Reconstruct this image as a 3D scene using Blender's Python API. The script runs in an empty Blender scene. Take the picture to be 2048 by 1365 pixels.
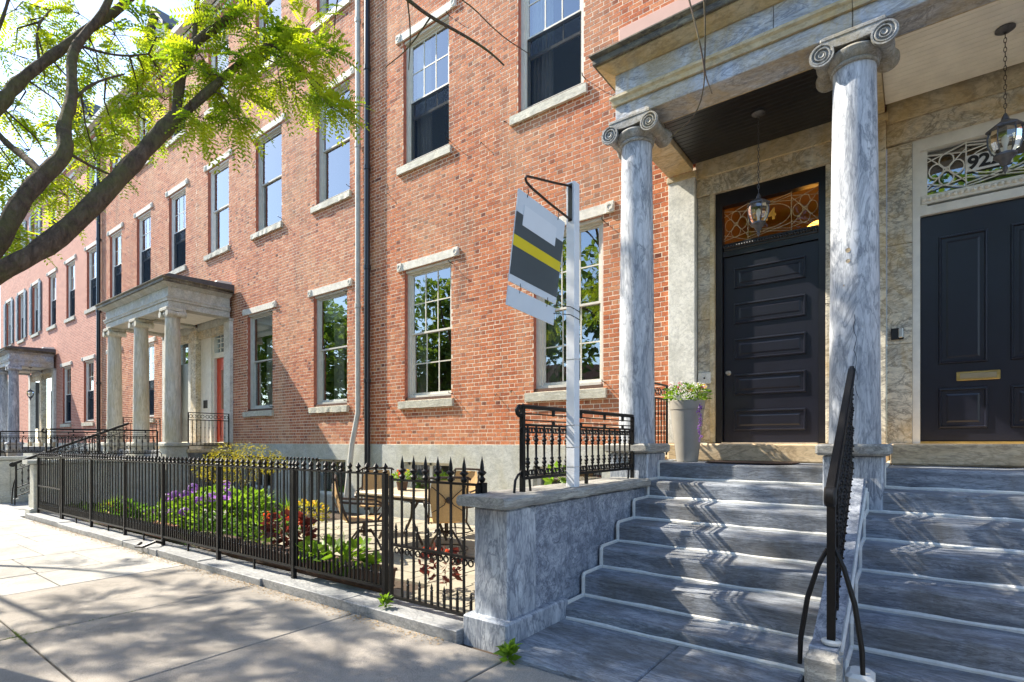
import bpy, math, random
from mathutils import Vector, Matrix
R = random.Random(7)
sc = bpy.context.scene
COL = sc.collection

# ------------------------------------------------------------------ camera, sky, sun
cam = bpy.data.cameras.new('camera'); camo = bpy.data.objects.new('camera', cam); COL.objects.link(camo)
camo.location = (0, 0, 1.55)
camo.rotation_euler = (math.radians(90), 0, math.asin(0.60116))
cam.sensor_width = 36; cam.lens = 36 * 1075 / 2048; cam.shift_y = 201.5 / 2048
cam.clip_start = .05; cam.clip_end = 3000
sc.camera = camo
SUN = Vector((-1, -.27, 1.0)).normalized()
w = bpy.data.worlds.new('World'); sc.world = w; w.use_nodes = True
nt = w.node_tree; bg = nt.nodes['Background']
sky = nt.nodes.new('ShaderNodeTexSky'); sky.sky_type = 'NISHITA'; sky.sun_disc = False
sky.sun_elevation = math.asin(SUN.z); sky.sun_rotation = math.atan2(SUN.x, SUN.y)
sky.air_density = 1.0; sky.dust_density = .4; sky.ozone_density = 1.4
nt.links.new(sky.outputs[0], bg.inputs[0]); bg.inputs[1].default_value = .15
sl = bpy.data.lights.new('sun', 'SUN'); sl.energy = 4.4; sl.angle = math.radians(.55); sl.color = (1, .91, .77)
so = bpy.data.objects.new('sun', sl); COL.objects.link(so); so.rotation_euler = SUN.to_track_quat('Z', 'Y').to_euler()
so.location = (-20, -6, 30)
vs = sc.view_settings; vs.view_transform = 'Standard'; vs.look = 'None'; vs.gamma = 1; vs.exposure = 1.52
sc.render.film_transparent = False
try:
    sc.cycles.max_bounces = 8; sc.cycles.transparent_max_bounces = 12; sc.cycles.sample_clamp_indirect = 6
except Exception: pass

# ------------------------------------------------------------------ helpers
class MB:
    def __init__(s): s.v = []; s.f = []; s.t = []
    def quad(s, *p):
        n = len(s.v); s.v += [tuple(q) for q in p]; s.f.append(tuple(range(n, n + len(p))))
    def box(s, x0, x1, y0, y1, z0, z1):
        n = len(s.v)
        s.v += [(x0,y0,z0),(x1,y0,z0),(x1,y1,z0),(x0,y1,z0),(x0,y0,z1),(x1,y0,z1),(x1,y1,z1),(x0,y1,z1)]
        s.f += [tuple(n+i for i in q) for q in ((0,3,2,1),(4,5,6,7),(0,1,5,4),(1,2,6,5),(2,3,7,6),(3,0,4,7))]
        return s
    def bbox(s, x0, x1, y0, y1, z0, z1, c=.008):   # box with chamfered edges
        n = len(s.v)
        for (z, i) in ((z0, c), (z0+c, 0), (z1-c, 0), (z1, c)):
            k = c if i == 0 else c * 2
            a, b, d, e = x0+i, x1-i, y0+i, y1-i
            s.v += [(a+c,d,z),(b-c,d,z),(b,d+c,z),(b,e-c,z),(b-c,e,z),(a+c,e,z),(a,e-c,z),(a,d+c,z)]
        for r in range(3):
            for j in range(8):
                k = (j+1) % 8
                s.f.append((n+r*8+j, n+r*8+k, n+(r+1)*8+k, n+(r+1)*8+j))
        s.f.append(tuple(n+j for j in range(7,-1,-1))); s.f.append(tuple(n+24+j for j in range(8)))
        return s
    def tube(s, pts, r, n=6, cap=True):
        pts = [Vector(p) for p in pts]; m = len(pts)
        if not isinstance(r, (list, tuple)): r = [r]*m
        base = len(s.v); up = None
        for i, p in enumerate(pts):
            t = (pts[min(i+1,m-1)] - pts[max(i-1,0)])
            if t.length < 1e-9: t = Vector((0,0,1))
            t.normalize()
            if up is None:
                up = Vector((0,0,1)) if abs(t.z) < .9 else Vector((0,1,0))
            u = t.cross(up)
            if u.length < 1e-6: u = t.cross(Vector((1,0,0)))
            u.normalize(); v = u.cross(t); up = v
            for k in range(n):
                a = 2*math.pi*(k+.5)/n
                s.v.append(tuple(p + (u*math.cos(a) + v*math.sin(a))*r[i]))
        for i in range(m-1):
            for k in range(n):
                j = (k+1) % n
                s.f.append((base+i*n+k, base+i*n+j, base+(i+1)*n+j, base+(i+1)*n+k))
        if cap:
            s.f.append(tuple(base+k for k in range(n-1,-1,-1))); s.f.append(tuple(base+(m-1)*n+k for k in range(n)))
        return s
    def lathe(s, cx, cy, prof, n=16, axis='z', cap=True, ph=0):
        base = len(s.v)
        for (r, h) in prof:
            for k in range(n):
                a = 2*math.pi*k/n + ph
                if axis == 'z': s.v.append((cx + r*math.cos(a), cy + r*math.sin(a), h))
                elif axis == 'y': s.v.append((cx + r*math.cos(a), h, cy - r*math.sin(a)))
                else: s.v.append((h, cx + r*math.cos(a), cy + r*math.sin(a)))
        m = len(prof)
        for i in range(m-1):
            for k in range(n):
                j = (k+1) % n
                s.f.append((base+i*n+k, base+i*n+j, base+(i+1)*n+j, base+(i+1)*n+k))
        if cap:
            s.f.append(tuple(base+k for k in range(n-1,-1,-1))); s.f.append(tuple(base+(m-1)*n+k for k in range(n)))
        return s
    def prism(s, poly, axis, a, b):
        n = len(poly); base = len(s.v)
        for h in (a, b):
            for (p, q) in poly:
                s.v.append({'x': (h,p,q), 'y': (p,h,q), 'z': (p,q,h)}[axis])
        for k in range(n):
            j = (k+1) % n
            s.f.append((base+k, base+j, base+n+j, base+n+k))
        s.f.append(tuple(base+k for k in range(n-1,-1,-1))); s.f.append(tuple(base+n+k for k in range(n)))
        return s
    def mesh(s, name, mat, origin=(0,0,0), smooth=False):
        me = bpy.data.meshes.new(name); o = origin
        me.from_pydata([(p[0]-o[0], p[1]-o[1], p[2]-o[2]) for p in s.v], [], s.f)
        if s.t:
            at = me.attributes.new('tint', 'FLOAT', 'FACE'); at.data.foreach_set('value', s.t)
        me.materials.append(mat)
        if smooth:
            me.polygons.foreach_set('use_smooth', [True]*len(me.polygons))
            try: me.set_sharp_from_angle(angle=math.radians(40))
            except Exception: pass
        me.update()
        return me
    def build(s, name, mat, parent=None, smooth=False, label=None, kind=None):
        o = bpy.data.objects.new(name, s.mesh(name, mat, root_loc(parent), smooth))
        COL.objects.link(o)
        if parent: o.parent = parent
        if label: o['label'] = label
        if kind: o['kind'] = kind
        return o

def root_loc(p):
    if p is None: return (0,0,0)
    while p.parent: p = p.parent
    return tuple(p.location)
def thing(name, label, cat, loc, group=None):
    o = bpy.data.objects.new(name, None); COL.objects.link(o); o.location = loc; o.empty_display_size = .2
    o['label'] = label; o['category'] = cat
    if group: o['group'] = group
    return o
def solo(mb, name, mat, label, cat, smooth=False, group=None):
    o = mb.build(name, mat, None, smooth); o['label'] = label; o['category'] = cat
    if group: o['group'] = group
    return o
def place(name, me, parent, loc, rz=0):
    o = bpy.data.objects.new(name, me); COL.objects.link(o); o.parent = parent
    r = root_loc(parent); o.location = (loc[0]-r[0], loc[1]-r[1], loc[2]-r[2]); o.rotation_euler = (0,0,rz)
    return o
def struct(mb, name, mat, smooth=False):
    o = mb.build(name, mat, None, smooth); o['kind'] = 'structure'; return o

# ------------------------------------------------------------------ materials
def newmat(name):
    m = bpy.data.materials.new(name); m.use_nodes = True
    t = m.node_tree; b = t.nodes['Principled BSDF']
    return m, t, b
def N(t, k, **kw):
    n = t.nodes.new(k)
    for a, v in kw.items(): setattr(n, a, v)
    return n
def ramp(t, stops):
    r = N(t, 'ShaderNodeValToRGB'); e = r.color_ramp.elements
    e[0].position, e[0].color = stops[0][0], (*stops[0][1], 1)
    e[1].position, e[1].color = stops[-1][0], (*stops[-1][1], 1)
    for p, c in stops[1:-1]:
        x = e.new(p); x.color = (*c, 1)
    return r
def coords(t, scale=(1,1,1), rot=(0,0,0)):
    g = N(t, 'ShaderNodeNewGeometry'); mp = N(t, 'ShaderNodeMapping')
    mp.inputs['Scale'].default_value = scale; mp.inputs['Rotation'].default_value = rot
    t.links.new(g.outputs['Position'], mp.inputs[0]); return mp.outputs[0]
def noise(t, vec, scale, detail=6, rough=.6, dist=0):
    n = N(t, 'ShaderNodeTexNoise'); n.inputs['Scale'].default_value = scale; n.inputs['Detail'].default_value = detail
    n.inputs['Roughness'].default_value = rough; n.inputs['Distortion'].default_value = dist
    t.links.new(vec, n.inputs['Vector']); return n.outputs['Fac']
def mix(t, fac, a, b, mode='MIX'):
    m = N(t, 'ShaderNodeMix', data_type='RGBA', blend_type=mode)
    for sock, val in ((m.inputs[0], fac), (m.inputs[6], a), (m.inputs[7], b)):
        if hasattr(val, 'is_output') or hasattr(val, 'links'): t.links.new(val, sock)
        elif isinstance(val, (int, float)): sock.default_value = val
        else: sock.default_value = (*val, 1)
    return m.outputs[2]
def bump(t, b, h, strength=.3, dist=.01):
    n = N(t, 'ShaderNodeBump'); n.inputs['Strength'].default_value = strength; n.inputs['Distance'].default_value = dist
    t.links.new(h, n.inputs['Height']); t.links.new(n.outputs[0], b.inputs['Normal'])
def plain(name, c, rough=.5, var=.18, scale=9, metal=0, bmp=.12, spec=.5):
    m, t, b = newmat(name); v = coords(t)
    f = noise(t, v, scale, 8, .65)
    r = ramp(t, [(.3, tuple(x*(1-var) for x in c)), (.7, tuple(min(1, x*(1+var)) for x in c))])
    t.links.new(f, r.inputs[0]); t.links.new(r.outputs[0], b.inputs['Base Color'])
    b.inputs['Roughness'].default_value = rough; b.inputs['Metallic'].default_value = metal
    b.inputs['Specular IOR Level'].default_value = spec
    if bmp: bump(t, b, noise(t, v, scale*6, 4), bmp, .004)
    return m
def marble(name, light, mid, dark, stretch=(1,1,1), rot=(0,0,0), scale=2.2, stain=None, stain_amt=.5, rough=.6, bmp=.25, fine=26, vein=.75):
    m, t, b = newmat(name); v = coords(t, stretch, rot)
    f = noise(t, v, scale*.8, 9, .68, 1.0)
    r = ramp(t, [(.32, tuple((x+y)/2 for x, y in zip(mid, dark))), (.46, mid), (.62, light)]); t.links.new(f, r.inputs[0])
    c = r.outputs[0]
    for k, (sc_, wdt, amt) in enumerate(((scale*.9, .035, vein), (scale*2.4, .05, vein*.7))):
        n = noise(t, v, sc_, 6, .62, 1.6 if k == 0 else .9)
        a = N(t, 'ShaderNodeMath', operation='SUBTRACT'); a.inputs[1].default_value = .5; t.links.new(n, a.inputs[0])
        a2 = N(t, 'ShaderNodeMath', operation='ABSOLUTE'); t.links.new(a.outputs[0], a2.inputs[0])
        rv = ramp(t, [(0, (amt,)*3), (wdt, (0,0,0))]); t.links.new(a2.outputs[0], rv.inputs[0])
        c = mix(t, rv.outputs[0], c, dark)
    g = noise(t, v, fine, 6, .72, .6)
    r2 = ramp(t, [(.34, (.66,.67,.70)), (.54, (1.04,1.04,1.04))]); t.links.new(g, r2.inputs[0])
    c = mix(t, .7, c, r2.outputs[0], 'MULTIPLY')
    # grime with a shape of its own
    gr = noise(t, coords(t, (1.3,1.3,.45)), 2.3, 7, .75, .6); rg = ramp(t, [(.58, (0,0,0)), (.76, (.38,)*3)]); t.links.new(gr, rg.inputs[0])
    c = mix(t, rg.outputs[0], c, tuple(x*.45 for x in dark))
    if stain:
        s = noise(t, coords(t, (1,1,.6)), 1.7, 6, .7, .8)
        rs = ramp(t, [(.42, (0,0,0)), (.62, (stain_amt,)*3)]); t.links.new(s, rs.inputs[0])
        c = mix(t, rs.outputs[0], c, mix(t, .7, stain, r2.outputs[0], 'MULTIPLY'))
    t.links.new(c, b.inputs['Base Color']); b.inputs['Roughness'].default_value = rough
    b.inputs['Specular IOR Level'].default_value = .3
    if bmp: bump(t, b, g, bmp, .008)
    return m
M = {}
def brickmat(name, stops, pale, pale_amt):
    m, t, b = newmat(name); v = coords(t)
    a = N(t, 'ShaderNodeAttribute', attribute_name='tint')
    r = ramp(t, stops); r.color_ramp.interpolation = 'LINEAR'; t.links.new(a.outputs['Fac'], r.inputs[0])
    f = noise(t, v, 38, 6, .7)
    rf = ramp(t, [(.3, (.68,.66,.66)), (.65, (1.12,1.1,1.08))]); t.links.new(f, rf.inputs[0])
    c = mix(t, 1.0, r.outputs[0], rf.outputs[0], 'MULTIPLY')
    l = noise(t, coords(t, (.7, 1, .35)), 1.1, 6, .65, .5)
    rl = ramp(t, [(.45, (0,0,0)), (.72, (pale_amt,)*3)]); t.links.new(l, rl.inputs[0])
    c = mix(t, rl.outputs[0], c, pale)
    d = noise(t, coords(t, (1.6, 1, .5), ), .9, 7, .7, .8)
    rd = ramp(t, [(.52, (0,0,0)), (.74, (.6,)*3)]); t.links.new(d, rd.inputs[0])
    c = mix(t, rd.outputs[0], c, (.10,.055,.045))
    t.links.new(c, b.inputs['Base Color']); b.inputs['Roughness'].default_value = .85; b.inputs['Specular IOR Level'].default_value = .2
    h = noise(t, v, 60, 5, .65); bump(t, b, h, .35, .004)
    return m
M['brick'] = brickmat('brick_orange_red', [(0,(.17,.050,.030)),(.2,(.33,.095,.045)),(.5,(.50,.155,.066)),(.8,(.59,.21,.092)),(1,(.58,.28,.15))], (.57,.36,.22), .55)
M['brick2'] = brickmat('brick_rose_red', [(0,(.15,.050,.038)),(.15,(.31,.105,.068)),(.4,(.47,.168,.092)),(.75,(.58,.238,.128)),(1,(.62,.34,.21))], (.62,.39,.23), .55)
def brick_tex(name):
    m, t, b = newmat(name); g = N(t, 'ShaderNodeNewGeometry'); sx = N(t, 'ShaderNodeSeparateXYZ'); cb = N(t, 'ShaderNodeCombineXYZ')
    t.links.new(g.outputs['Position'], sx.inputs[0]); t.links.new(sx.outputs[0], cb.inputs[0]); t.links.new(sx.outputs[2], cb.inputs[1])
    k = N(t, 'ShaderNodeTexBrick'); k.inputs['Scale'].default_value = 1; k.inputs['Brick Width'].default_value = .225
    k.inputs['Row Height'].default_value = .073; k.inputs['Mortar Size'].default_value = .006; k.inputs['Bias'].default_value = 0
    k.inputs['Color1'].default_value = (.40,.14,.10,1); k.inputs['Color2'].default_value = (.56,.23,.16,1); k.inputs['Mortar'].default_value = (.7,.56,.44,1)
    t.links.new(cb.outputs[0], k.inputs['Vector']); t.links.new(k.outputs['Color'], b.inputs['Base Color']); b.inputs['Roughness'].default_value = .9
    return m
M['brickfar'] = brick_tex('brick_far')
M['reveal'] = plain('brick_reveal', (.40,.13,.08), .9, .4, 14)
M['mortar'] = plain('mortar_cream', (.82,.69,.53), .95, .2, 20, bmp=.3, spec=.1)
M['column'] = marble('marble_column', (.63,.65,.67), (.46,.48,.51), (.15,.17,.20), (1.5,1.5,.30), (.12,.08,0), scale=2.8, fine=24, vein=.7)
M['columnL'] = marble('marble_column_cream', (.64,.62,.55), (.55,.53,.46), (.38,.36,.29), (1,1,.12), scale=4, stain=(.50,.42,.22), stain_amt=.45)
M['entab'] = marble('marble_entablature', (.62,.66,.71), (.45,.50,.57), (.16,.19,.25), (.5,1,1.4), (.0,.6,.0), scale=4, stain=(.50,.38,.17), stain_amt=.6, fine=28)
M['capital'] = marble('marble_capital_weathered', (.46,.47,.46), (.31,.32,.32), (.15,.15,.14), scale=7, stain=(.34,.28,.16), stain_amt=.6, fine=40, bmp=.5)
M['entabL'] = marble('marble_entablature_cream', (.60,.60,.54), (.48,.49,.45), (.32,.34,.31), scale=3, stain=(.42,.35,.22), stain_amt=.5)
M['cornice'] = marble('marble_cornice_weathered', (.33,.29,.19), (.17,.15,.10), (.05,.045,.04), (.6,1,1.5), scale=3, stain=(.06,.055,.05), stain_amt=.7)
M['soffit'] = marble('marble_ochre', (.66,.58,.40), (.56,.48,.32), (.24,.19,.12), (.5,1,1), scale=2.6, stain=(.55,.38,.14), stain_amt=.6, vein=.5)
M['surround'] = marble('marble_door_surround', (.76,.70,.55), (.62,.57,.45), (.16,.15,.13), (.8,1,1.4), (0,.9,0), scale=2.6, stain=(.56,.36,.10), stain_amt=.5, fine=22, vein=.75)
M['anta'] = marble('marble_anta_pale', (.74,.73,.66), (.67,.66,.59), (.42,.42,.37), scale=3, vein=.4)
M['base'] = marble('marble_basement', (.58,.59,.54), (.50,.51,.47), (.30,.31,.29), (1,1,1.6), (0,.7,0), scale=3, stain=(.42,.39,.26), stain_amt=.4, vein=.5)
M['cheek'] = marble('marble_cheek_wall', (.54,.57,.60), (.37,.40,.44), (.12,.14,.18), (1.3,1.3,.35), scale=4.5, fine=26)
M['cheekside'] = marble('marble_cheek_side', (.48,.51,.56), (.29,.32,.37), (.10,.12,.16), (1,1,1), scale=5, fine=26, vein=.8)
M['cap'] = marble('marble_weathered_cap', (.48,.46,.40), (.34,.33,.30), (.17,.165,.15), (1,.25,2.2), scale=6, fine=60, bmp=.5)
M['step'] = marble('marble_step_blue', (.38,.41,.45), (.235,.26,.295), (.08,.09,.11), (.45,1.6,3.2), scale=4.5, fine=30, stain=(.12,.105,.075), stain_amt=.5, bmp=.6, vein=.6)
M['thresh'] = marble('stone_threshold_tan', (.64,.51,.33), (.56,.42,.25), (.33,.24,.14), (.3,1,1), scale=4)
M['caulk'] = plain('mortar_joint_pale', (.66,.65,.60), .9, .12, 18)
M['sill'] = marble('stone_sill', (.62,.60,.50), (.55,.53,.44), (.38,.36,.28), (.4,1,1), scale=5, bmp=.5)
M['lintel'] = plain('lintel_painted_stone', (.66,.63,.55), .8, .2, 10, bmp=.6)
M['frame'] = plain('window_paint_cream', (.62,.60,.52), .6, .1, 8)
M['frameg'] = plain('window_paint_grey', (.50,.50,.45), .6, .12, 8)
M['framew'] = plain('window_paint_white', (.74,.72,.66), .6, .08, 8)
M['muntin'] = plain('muntin_cream', (.64,.62,.52), .6, .05)
M['whitep'] = plain('white_paint', (.72,.69,.60), .55, .1, 7)
M['ceilw'] = plain('ceiling_cream_paint', (.88,.83,.70), .6, .08, 5)
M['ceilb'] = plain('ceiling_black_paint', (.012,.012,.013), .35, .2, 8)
M['navy'] = plain('door_navy_paint', (.008,.009,.017), .34, .15, 5, bmp=.06)
M['black'] = plain('door_black_paint', (.010,.010,.013), .3, .2, 6, bmp=.06)
M['red'] = plain('door_red_paint', (.58,.05,.012), .4, .1, 5)
M['iron'] = plain('wrought_iron_black', (.006,.0055,.0055), .45, .4, 30, bmp=.4, spec=.28)
M['brass'] = plain('brass', (.45,.33,.12), .35, .2, 12, metal=.8)
M['steel'] = plain('brushed_metal', (.6,.58,.55), .3, .1, 12, metal=.9)
M['pewter'] = plain('lantern_metal', (.10,.10,.105), .4, .3, 20, metal=.4)
M['pipeb'] = plain('pipe_black', (.015,.017,.022), .28, .2, 8)
M['pipew'] = plain('pipe_pale', (.52,.50,.45), .5, .15, 6)
M['signw'] = plain('sign_post_white', (.74,.76,.78), .5, .06, 10)
M['signl'] = plain('sign_panel_pale', (.62,.68,.74), .45, .03, 3, bmp=0)
M['signg'] = plain('sign_panel_slate', (.055,.075,.085), .45, .05, 3, bmp=0)
M['signy'] = plain('sign_stripe_yellow', (.70,.55,.012), .45, .04, 3, bmp=0)
M['concrete'] = None
M['kerb'] = marble('stone_kerb', (.38,.38,.37), (.30,.305,.305), (.17,.175,.18), (.5,1,1), scale=4, fine=40)
M['paver'] = plain('patio_paver', (.30,.27,.20), .85, .25, 3, bmp=.5)
M['soil'] = plain('garden_soil', (.06,.04,.025), 1, .4, 12, bmp=.8)
M['terra'] = plain('terracotta', (.34,.13,.07), .8, .2, 10)
M['planter'] = plain('planter_taupe', (.29,.27,.23), .6, .08, 6)
M['wood'] = plain('planter_brown', (.10,.055,.035), .8, .3, 12)
M['sling'] = plain('tan_sling_mesh', (.50,.32,.14), .8, .12, 40)
M['bronze'] = plain('bronze_frame', (.045,.030,.022), .4, .3, 20, metal=.3)
M['tabletop'] = plain('stone_table_top', (.46,.38,.26), .6, .25, 5)
M['roofdark'] = plain('roof_dark_metal', (.07,.07,.075), .6, .3, 6)
M['pink'] = plain('salmon_paint', (.62,.38,.31), .7, .06, 5)
M['shutter'] = plain('shutter_slate', (.13,.16,.18), .5, .15, 6)
M['curtain'] = plain('curtain_grey', (.62,.61,.56), .9, .1, 6)
M['blind'] = plain('roller_blind', (.66,.66,.60), .9, .04, 4)
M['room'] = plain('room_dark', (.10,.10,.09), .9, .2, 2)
M['lampglow'] = None
M['gold'] = plain('gilt_numeral', (.70,.34,.04), .4, .05)
M['numw'] = plain('number_plate_white', (.75,.74,.70), .5, .03)
M['numk'] = plain('number_black', (.01,.01,.01), .5, .05)
M['moss'] = plain('moss_green', (.10,.14,.02), 1, .3, 30)
M['asphalt'] = plain('asphalt', (.05,.05,.05), .9, .25, 20)

def concrete(name, c1, c2):
    m, t, b = newmat(name); v = coords(t)
    f = noise(t, v, 1.6, 8, .7, .4); r = ramp(t, [(.32, c1), (.68, c2)]); t.links.new(f, r.inputs[0])
    g = noise(t, v, 170, 3, .8); rg = ramp(t, [(.35, (.62,.62,.62)), (.6, (1.1,1.1,1.1))]); t.links.new(g, rg.inputs[0])
    c = mix(t, 1.0, r.outputs[0], rg.outputs[0], 'MULTIPLY')
    st = noise(t, coords(t, (1,1,1)), .7, 8, .75, 1.2); rs = ramp(t, [(.48, (0,0,0)), (.66, (.5,)*3)]); t.links.new(st, rs.inputs[0])
    c = mix(t, rs.outputs[0], c, tuple(x*.55 for x in c1))
    k = N(t, 'ShaderNodeTexVoronoi'); k.inputs['Scale'].default_value = 2.6; k.inputs['Randomness'].default_value = 1; t.links.new(v, k.inputs['Vector'])
    rk = ramp(t, [(.035, (.65,)*3), (.06, (0,0,0))]); t.links.new(k.outputs['Distance'], rk.inputs[0])
    c = mix(t, rk.outputs[0], c, tuple(x*.35 for x in c1))
    cr_ = noise(t, v, .55, 9, .7, .5); a = N(t, 'ShaderNodeMath', operation='SUBTRACT'); a.inputs[1].default_value = .5; t.links.new(cr_, a.inputs[0])
    a2 = N(t, 'ShaderNodeMath', operation='ABSOLUTE'); t.links.new(a.outputs[0], a2.inputs[0]); rc = ramp(t, [(0, (.55,)*3), (.004, (0,0,0))]); t.links.new(a2.outputs[0], rc.inputs[0])
    c = mix(t, rc.outputs[0], c, tuple(x*.35 for x in c1))
    t.links.new(c, b.inputs['Base Color']); b.inputs['Roughness'].default_value = .9; b.inputs['Specular IOR Level'].default_value = .25
    bump(t, b, g, .35, .004); return m
M['concrete'] = concrete('concrete_slab', (.27,.245,.215), (.36,.33,.29))
M['slate'] = concrete('flagstone_slab', (.34,.325,.30), (.46,.44,.40))

def glassmat(name, refl=.16, tint=(.85,.92,.92)):
    m, t, b = newmat(name); t.nodes.remove(b)
    out = t.nodes['Material Output']
    tr = N(t, 'ShaderNodeBsdfTransparent'); tr.inputs[0].default_value = (*tint, 1)
    gl = N(t, 'ShaderNodeBsdfGlossy'); gl.inputs['Roughness'].default_value = .012; gl.inputs['Color'].default_value = (.92,.97,1,1)
    lw = N(t, 'ShaderNodeFresnel'); lw.inputs['IOR'].default_value = 1.6
    ad = N(t, 'ShaderNodeMath', operation='ADD'); ad.inputs[1].default_value = refl; ad.use_clamp = True
    t.links.new(lw.outputs[0], ad.inputs[0])
    v = coords(t); nb = N(t, 'ShaderNodeBump'); nb.inputs['Strength'].default_value = .05; nb.inputs['Distance'].default_value = .02
    t.links.new(noise(t, v, 2.3, 2, .5), nb.inputs['Height']); t.links.new(nb.outputs[0], gl.inputs['Normal'])
    mx = N(t, 'ShaderNodeMixShader'); t.links.new(ad.outputs[0], mx.inputs[0]); t.links.new(tr.outputs[0], mx.inputs[1]); t.links.new(gl.outputs[0], mx.inputs[2])
    t.links.new(mx.outputs[0], out.inputs[0]); return m
M['glass'] = glassmat('window_glass', .20)
M['lampglass'] = glassmat('lantern_glass', .05, (.95,.93,.86))
M['transom'] = glassmat('transom_glass', -.03, (.97,.95,.9))
def screenmat():
    m, t, b = newmat('insect_screen_dark'); t.nodes.remove(b); tr = N(t, 'ShaderNodeBsdfTransparent'); df = N(t, 'ShaderNodeBsdfDiffuse'); df.inputs[0].default_value = (.02,.03,.045,1)
    mx = N(t, 'ShaderNodeMixShader'); mx.inputs[0].default_value = .5; t.links.new(tr.outputs[0], mx.inputs[1]); t.links.new(df.outputs[0], mx.inputs[2]); t.links.new(mx.outputs[0], t.nodes['Material Output'].inputs[0]); return m
M['screen'] = screenmat()

def leafmat(name, dark, light, trans, scale=6):
    m, t, b = newmat(name); t.nodes.remove(b); out = t.nodes['Material Output']; v = coords(t)
    f = noise(t, v, scale, 4, .6); r = ramp(t, [(.32, dark), (.68, light)]); t.links.new(f, r.inputs[0])
    df = N(t, 'ShaderNodeBsdfDiffuse'); tl = N(t, 'ShaderNodeBsdfTranslucent'); t.links.new(r.outputs[0], df.inputs[0])
    t.links.new(mix(t, 1.0, r.outputs[0], trans, 'MULTIPLY'), tl.inputs[0])
    gl = N(t, 'ShaderNodeBsdfGlossy'); gl.inputs['Roughness'].default_value = .45; gl.inputs[0].default_value = (.6,.7,.6,1)
    m1 = N(t, 'ShaderNodeMixShader'); m1.inputs[0].default_value = .55; t.links.new(df.outputs[0], m1.inputs[1]); t.links.new(tl.outputs[0], m1.inputs[2])
    m2 = N(t, 'ShaderNodeMixShader'); m2.inputs[0].default_value = .05; t.links.new(m1.outputs[0], m2.inputs[1]); t.links.new(gl.outputs[0], m2.inputs[2])
    t.links.new(m2.outputs[0], out.inputs[0]); return m
M['leaf'] = leafmat('locust_leaf', (.09,.20,.016), (.40,.46,.03), (2.0,1.85,.8), 3.5)
M['leafopp'] = leafmat('street_tree_leaf', (.07,.14,.02), (.19,.27,.04), (1.5,1.5,.7), 1.2)
M['leafhyd'] = leafmat('hydrangea_leaf', (.09,.19,.015), (.21,.33,.03), (1.3,1.3,.8), 9)
M['leafmaple'] = leafmat('maple_leaf', (.13,.16,.012), (.34,.29,.02), (1.5,1.3,.7), 5)
M['leafdark'] = leafmat('plant_leaf', (.04,.10,.015), (.11,.21,.025), (1.4,1.5,.8), 9)
M['leafburg'] = leafmat('burgundy_leaf', (.06,.018,.018), (.14,.04,.03), (1.4,.8,.7), 9)
M['purple'] = leafmat('purple_petal', (.30,.13,.46), (.46,.24,.62), (1.1,1,1.1), 20)
M['whitefl'] = leafmat('white_petal', (.75,.72,.66), (.85,.84,.80), (1,1,1), 20)
M['redfl'] = leafmat('scarlet_petal', (.60,.05,.015), (.75,.13,.03), (1.1,1,1), 20)
M['pinkfl'] = leafmat('pink_petal', (.65,.05,.16), (.75,.20,.35), (1.1,1,1), 20)
M['yellowfl'] = leafmat('yellow_petal', (.70,.40,.02), (.85,.62,.05), (1.1,1,1), 20)
def barkmat():
    m, t, b = newmat('bark'); v = coords(t, (1,1,.45))
    f = noise(t, v, 22, 8, .72, .6); r = ramp(t, [(.3, (.04,.026,.018)), (.55, (.14,.095,.065)), (.75, (.26,.20,.15))]); t.links.new(f, r.inputs[0])
    ms = noise(t, coords(t), 3.2, 6, .7, .4); rm = ramp(t, [(.45, (0,0,0)), (.68, (.7,)*3)]); t.links.new(ms, rm.inputs[0])
    t.links.new(mix(t, rm.outputs[0], r.outputs[0], (.17,.17,.045)), b.inputs['Base Color']); b.inputs['Roughness'].default_value = .95
    bump(t, b, f, 1.0, .06); return m
M['bark'] = barkmat()
def emitmat(name, c, s):
    m, t, b = newmat(name); b.inputs['Base Color'].default_value = (*c, 1)
    b.inputs['Emission Color'].default_value = (*c, 1); b.inputs['Emission Strength'].default_value = s; return m
M['lampglow'] = emitmat('hall_lamp_glow', (1,.45,.08), 2.2)

# ------------------------------------------------------------------ ground
def gz(x): return .0112*(x + 2.6) if x < -2.6 else 0.0
D = 7.65            # brick face of the row
def sloped(x0, x1, y0, y1, ztop, zbot, n=1):
    mb = MB()
    za, zb = gz(x0), gz(x1)
    c = .006
    P = lambda x, y, z: (x, y, z + gz(x))
    mb.quad(P(x0+c,y0+c,ztop), P(x1-c,y0+c,ztop), P(x1-c,y1-c,ztop), P(x0+c,y1-c,ztop))
    lo = [(x0,y0),(x1,y0),(x1,y1),(x0,y1)]; hi = [(x0+c,y0+c),(x1-c,y0+c),(x1-c,y1-c),(x0+c,y1-c)]
    for i in range(4):
        j = (i+1) % 4
        mb.quad(P(*lo[i],ztop-c), P(*lo[j],ztop-c), P(*hi[j],ztop), P(*hi[i],ztop))
        mb.quad(P(*lo[i],zbot), P(*lo[j],zbot), P(*lo[j],ztop-c), P(*lo[i],ztop-c))
    return mb
g = MB()
for xa, xb in ((-900,-120),(-120,-45),(-45,-2.6),(-2.6,60),(60,900)):
    za, zb = max(gz(xa), -.9)-.16, max(gz(xb), -.9)-.16
    g.quad((xa,-900,za),(xb,-900,zb),(xb,900,zb),(xa,900,za))
struct(g, 'ground', M['asphalt'])
wk = MB()
xs = [-46,-2.6,12]
for i in range(2):
    P = lambda x, y: (x, y, gz(x)-.035)
    wk.quad(P(xs[i],-.9), P(xs[i+1],-.9), P(xs[i+1],D+.2), P(xs[i],D+.2))
walk = struct(wk, 'pavement', M['soil'])
kb = MB()
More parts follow.
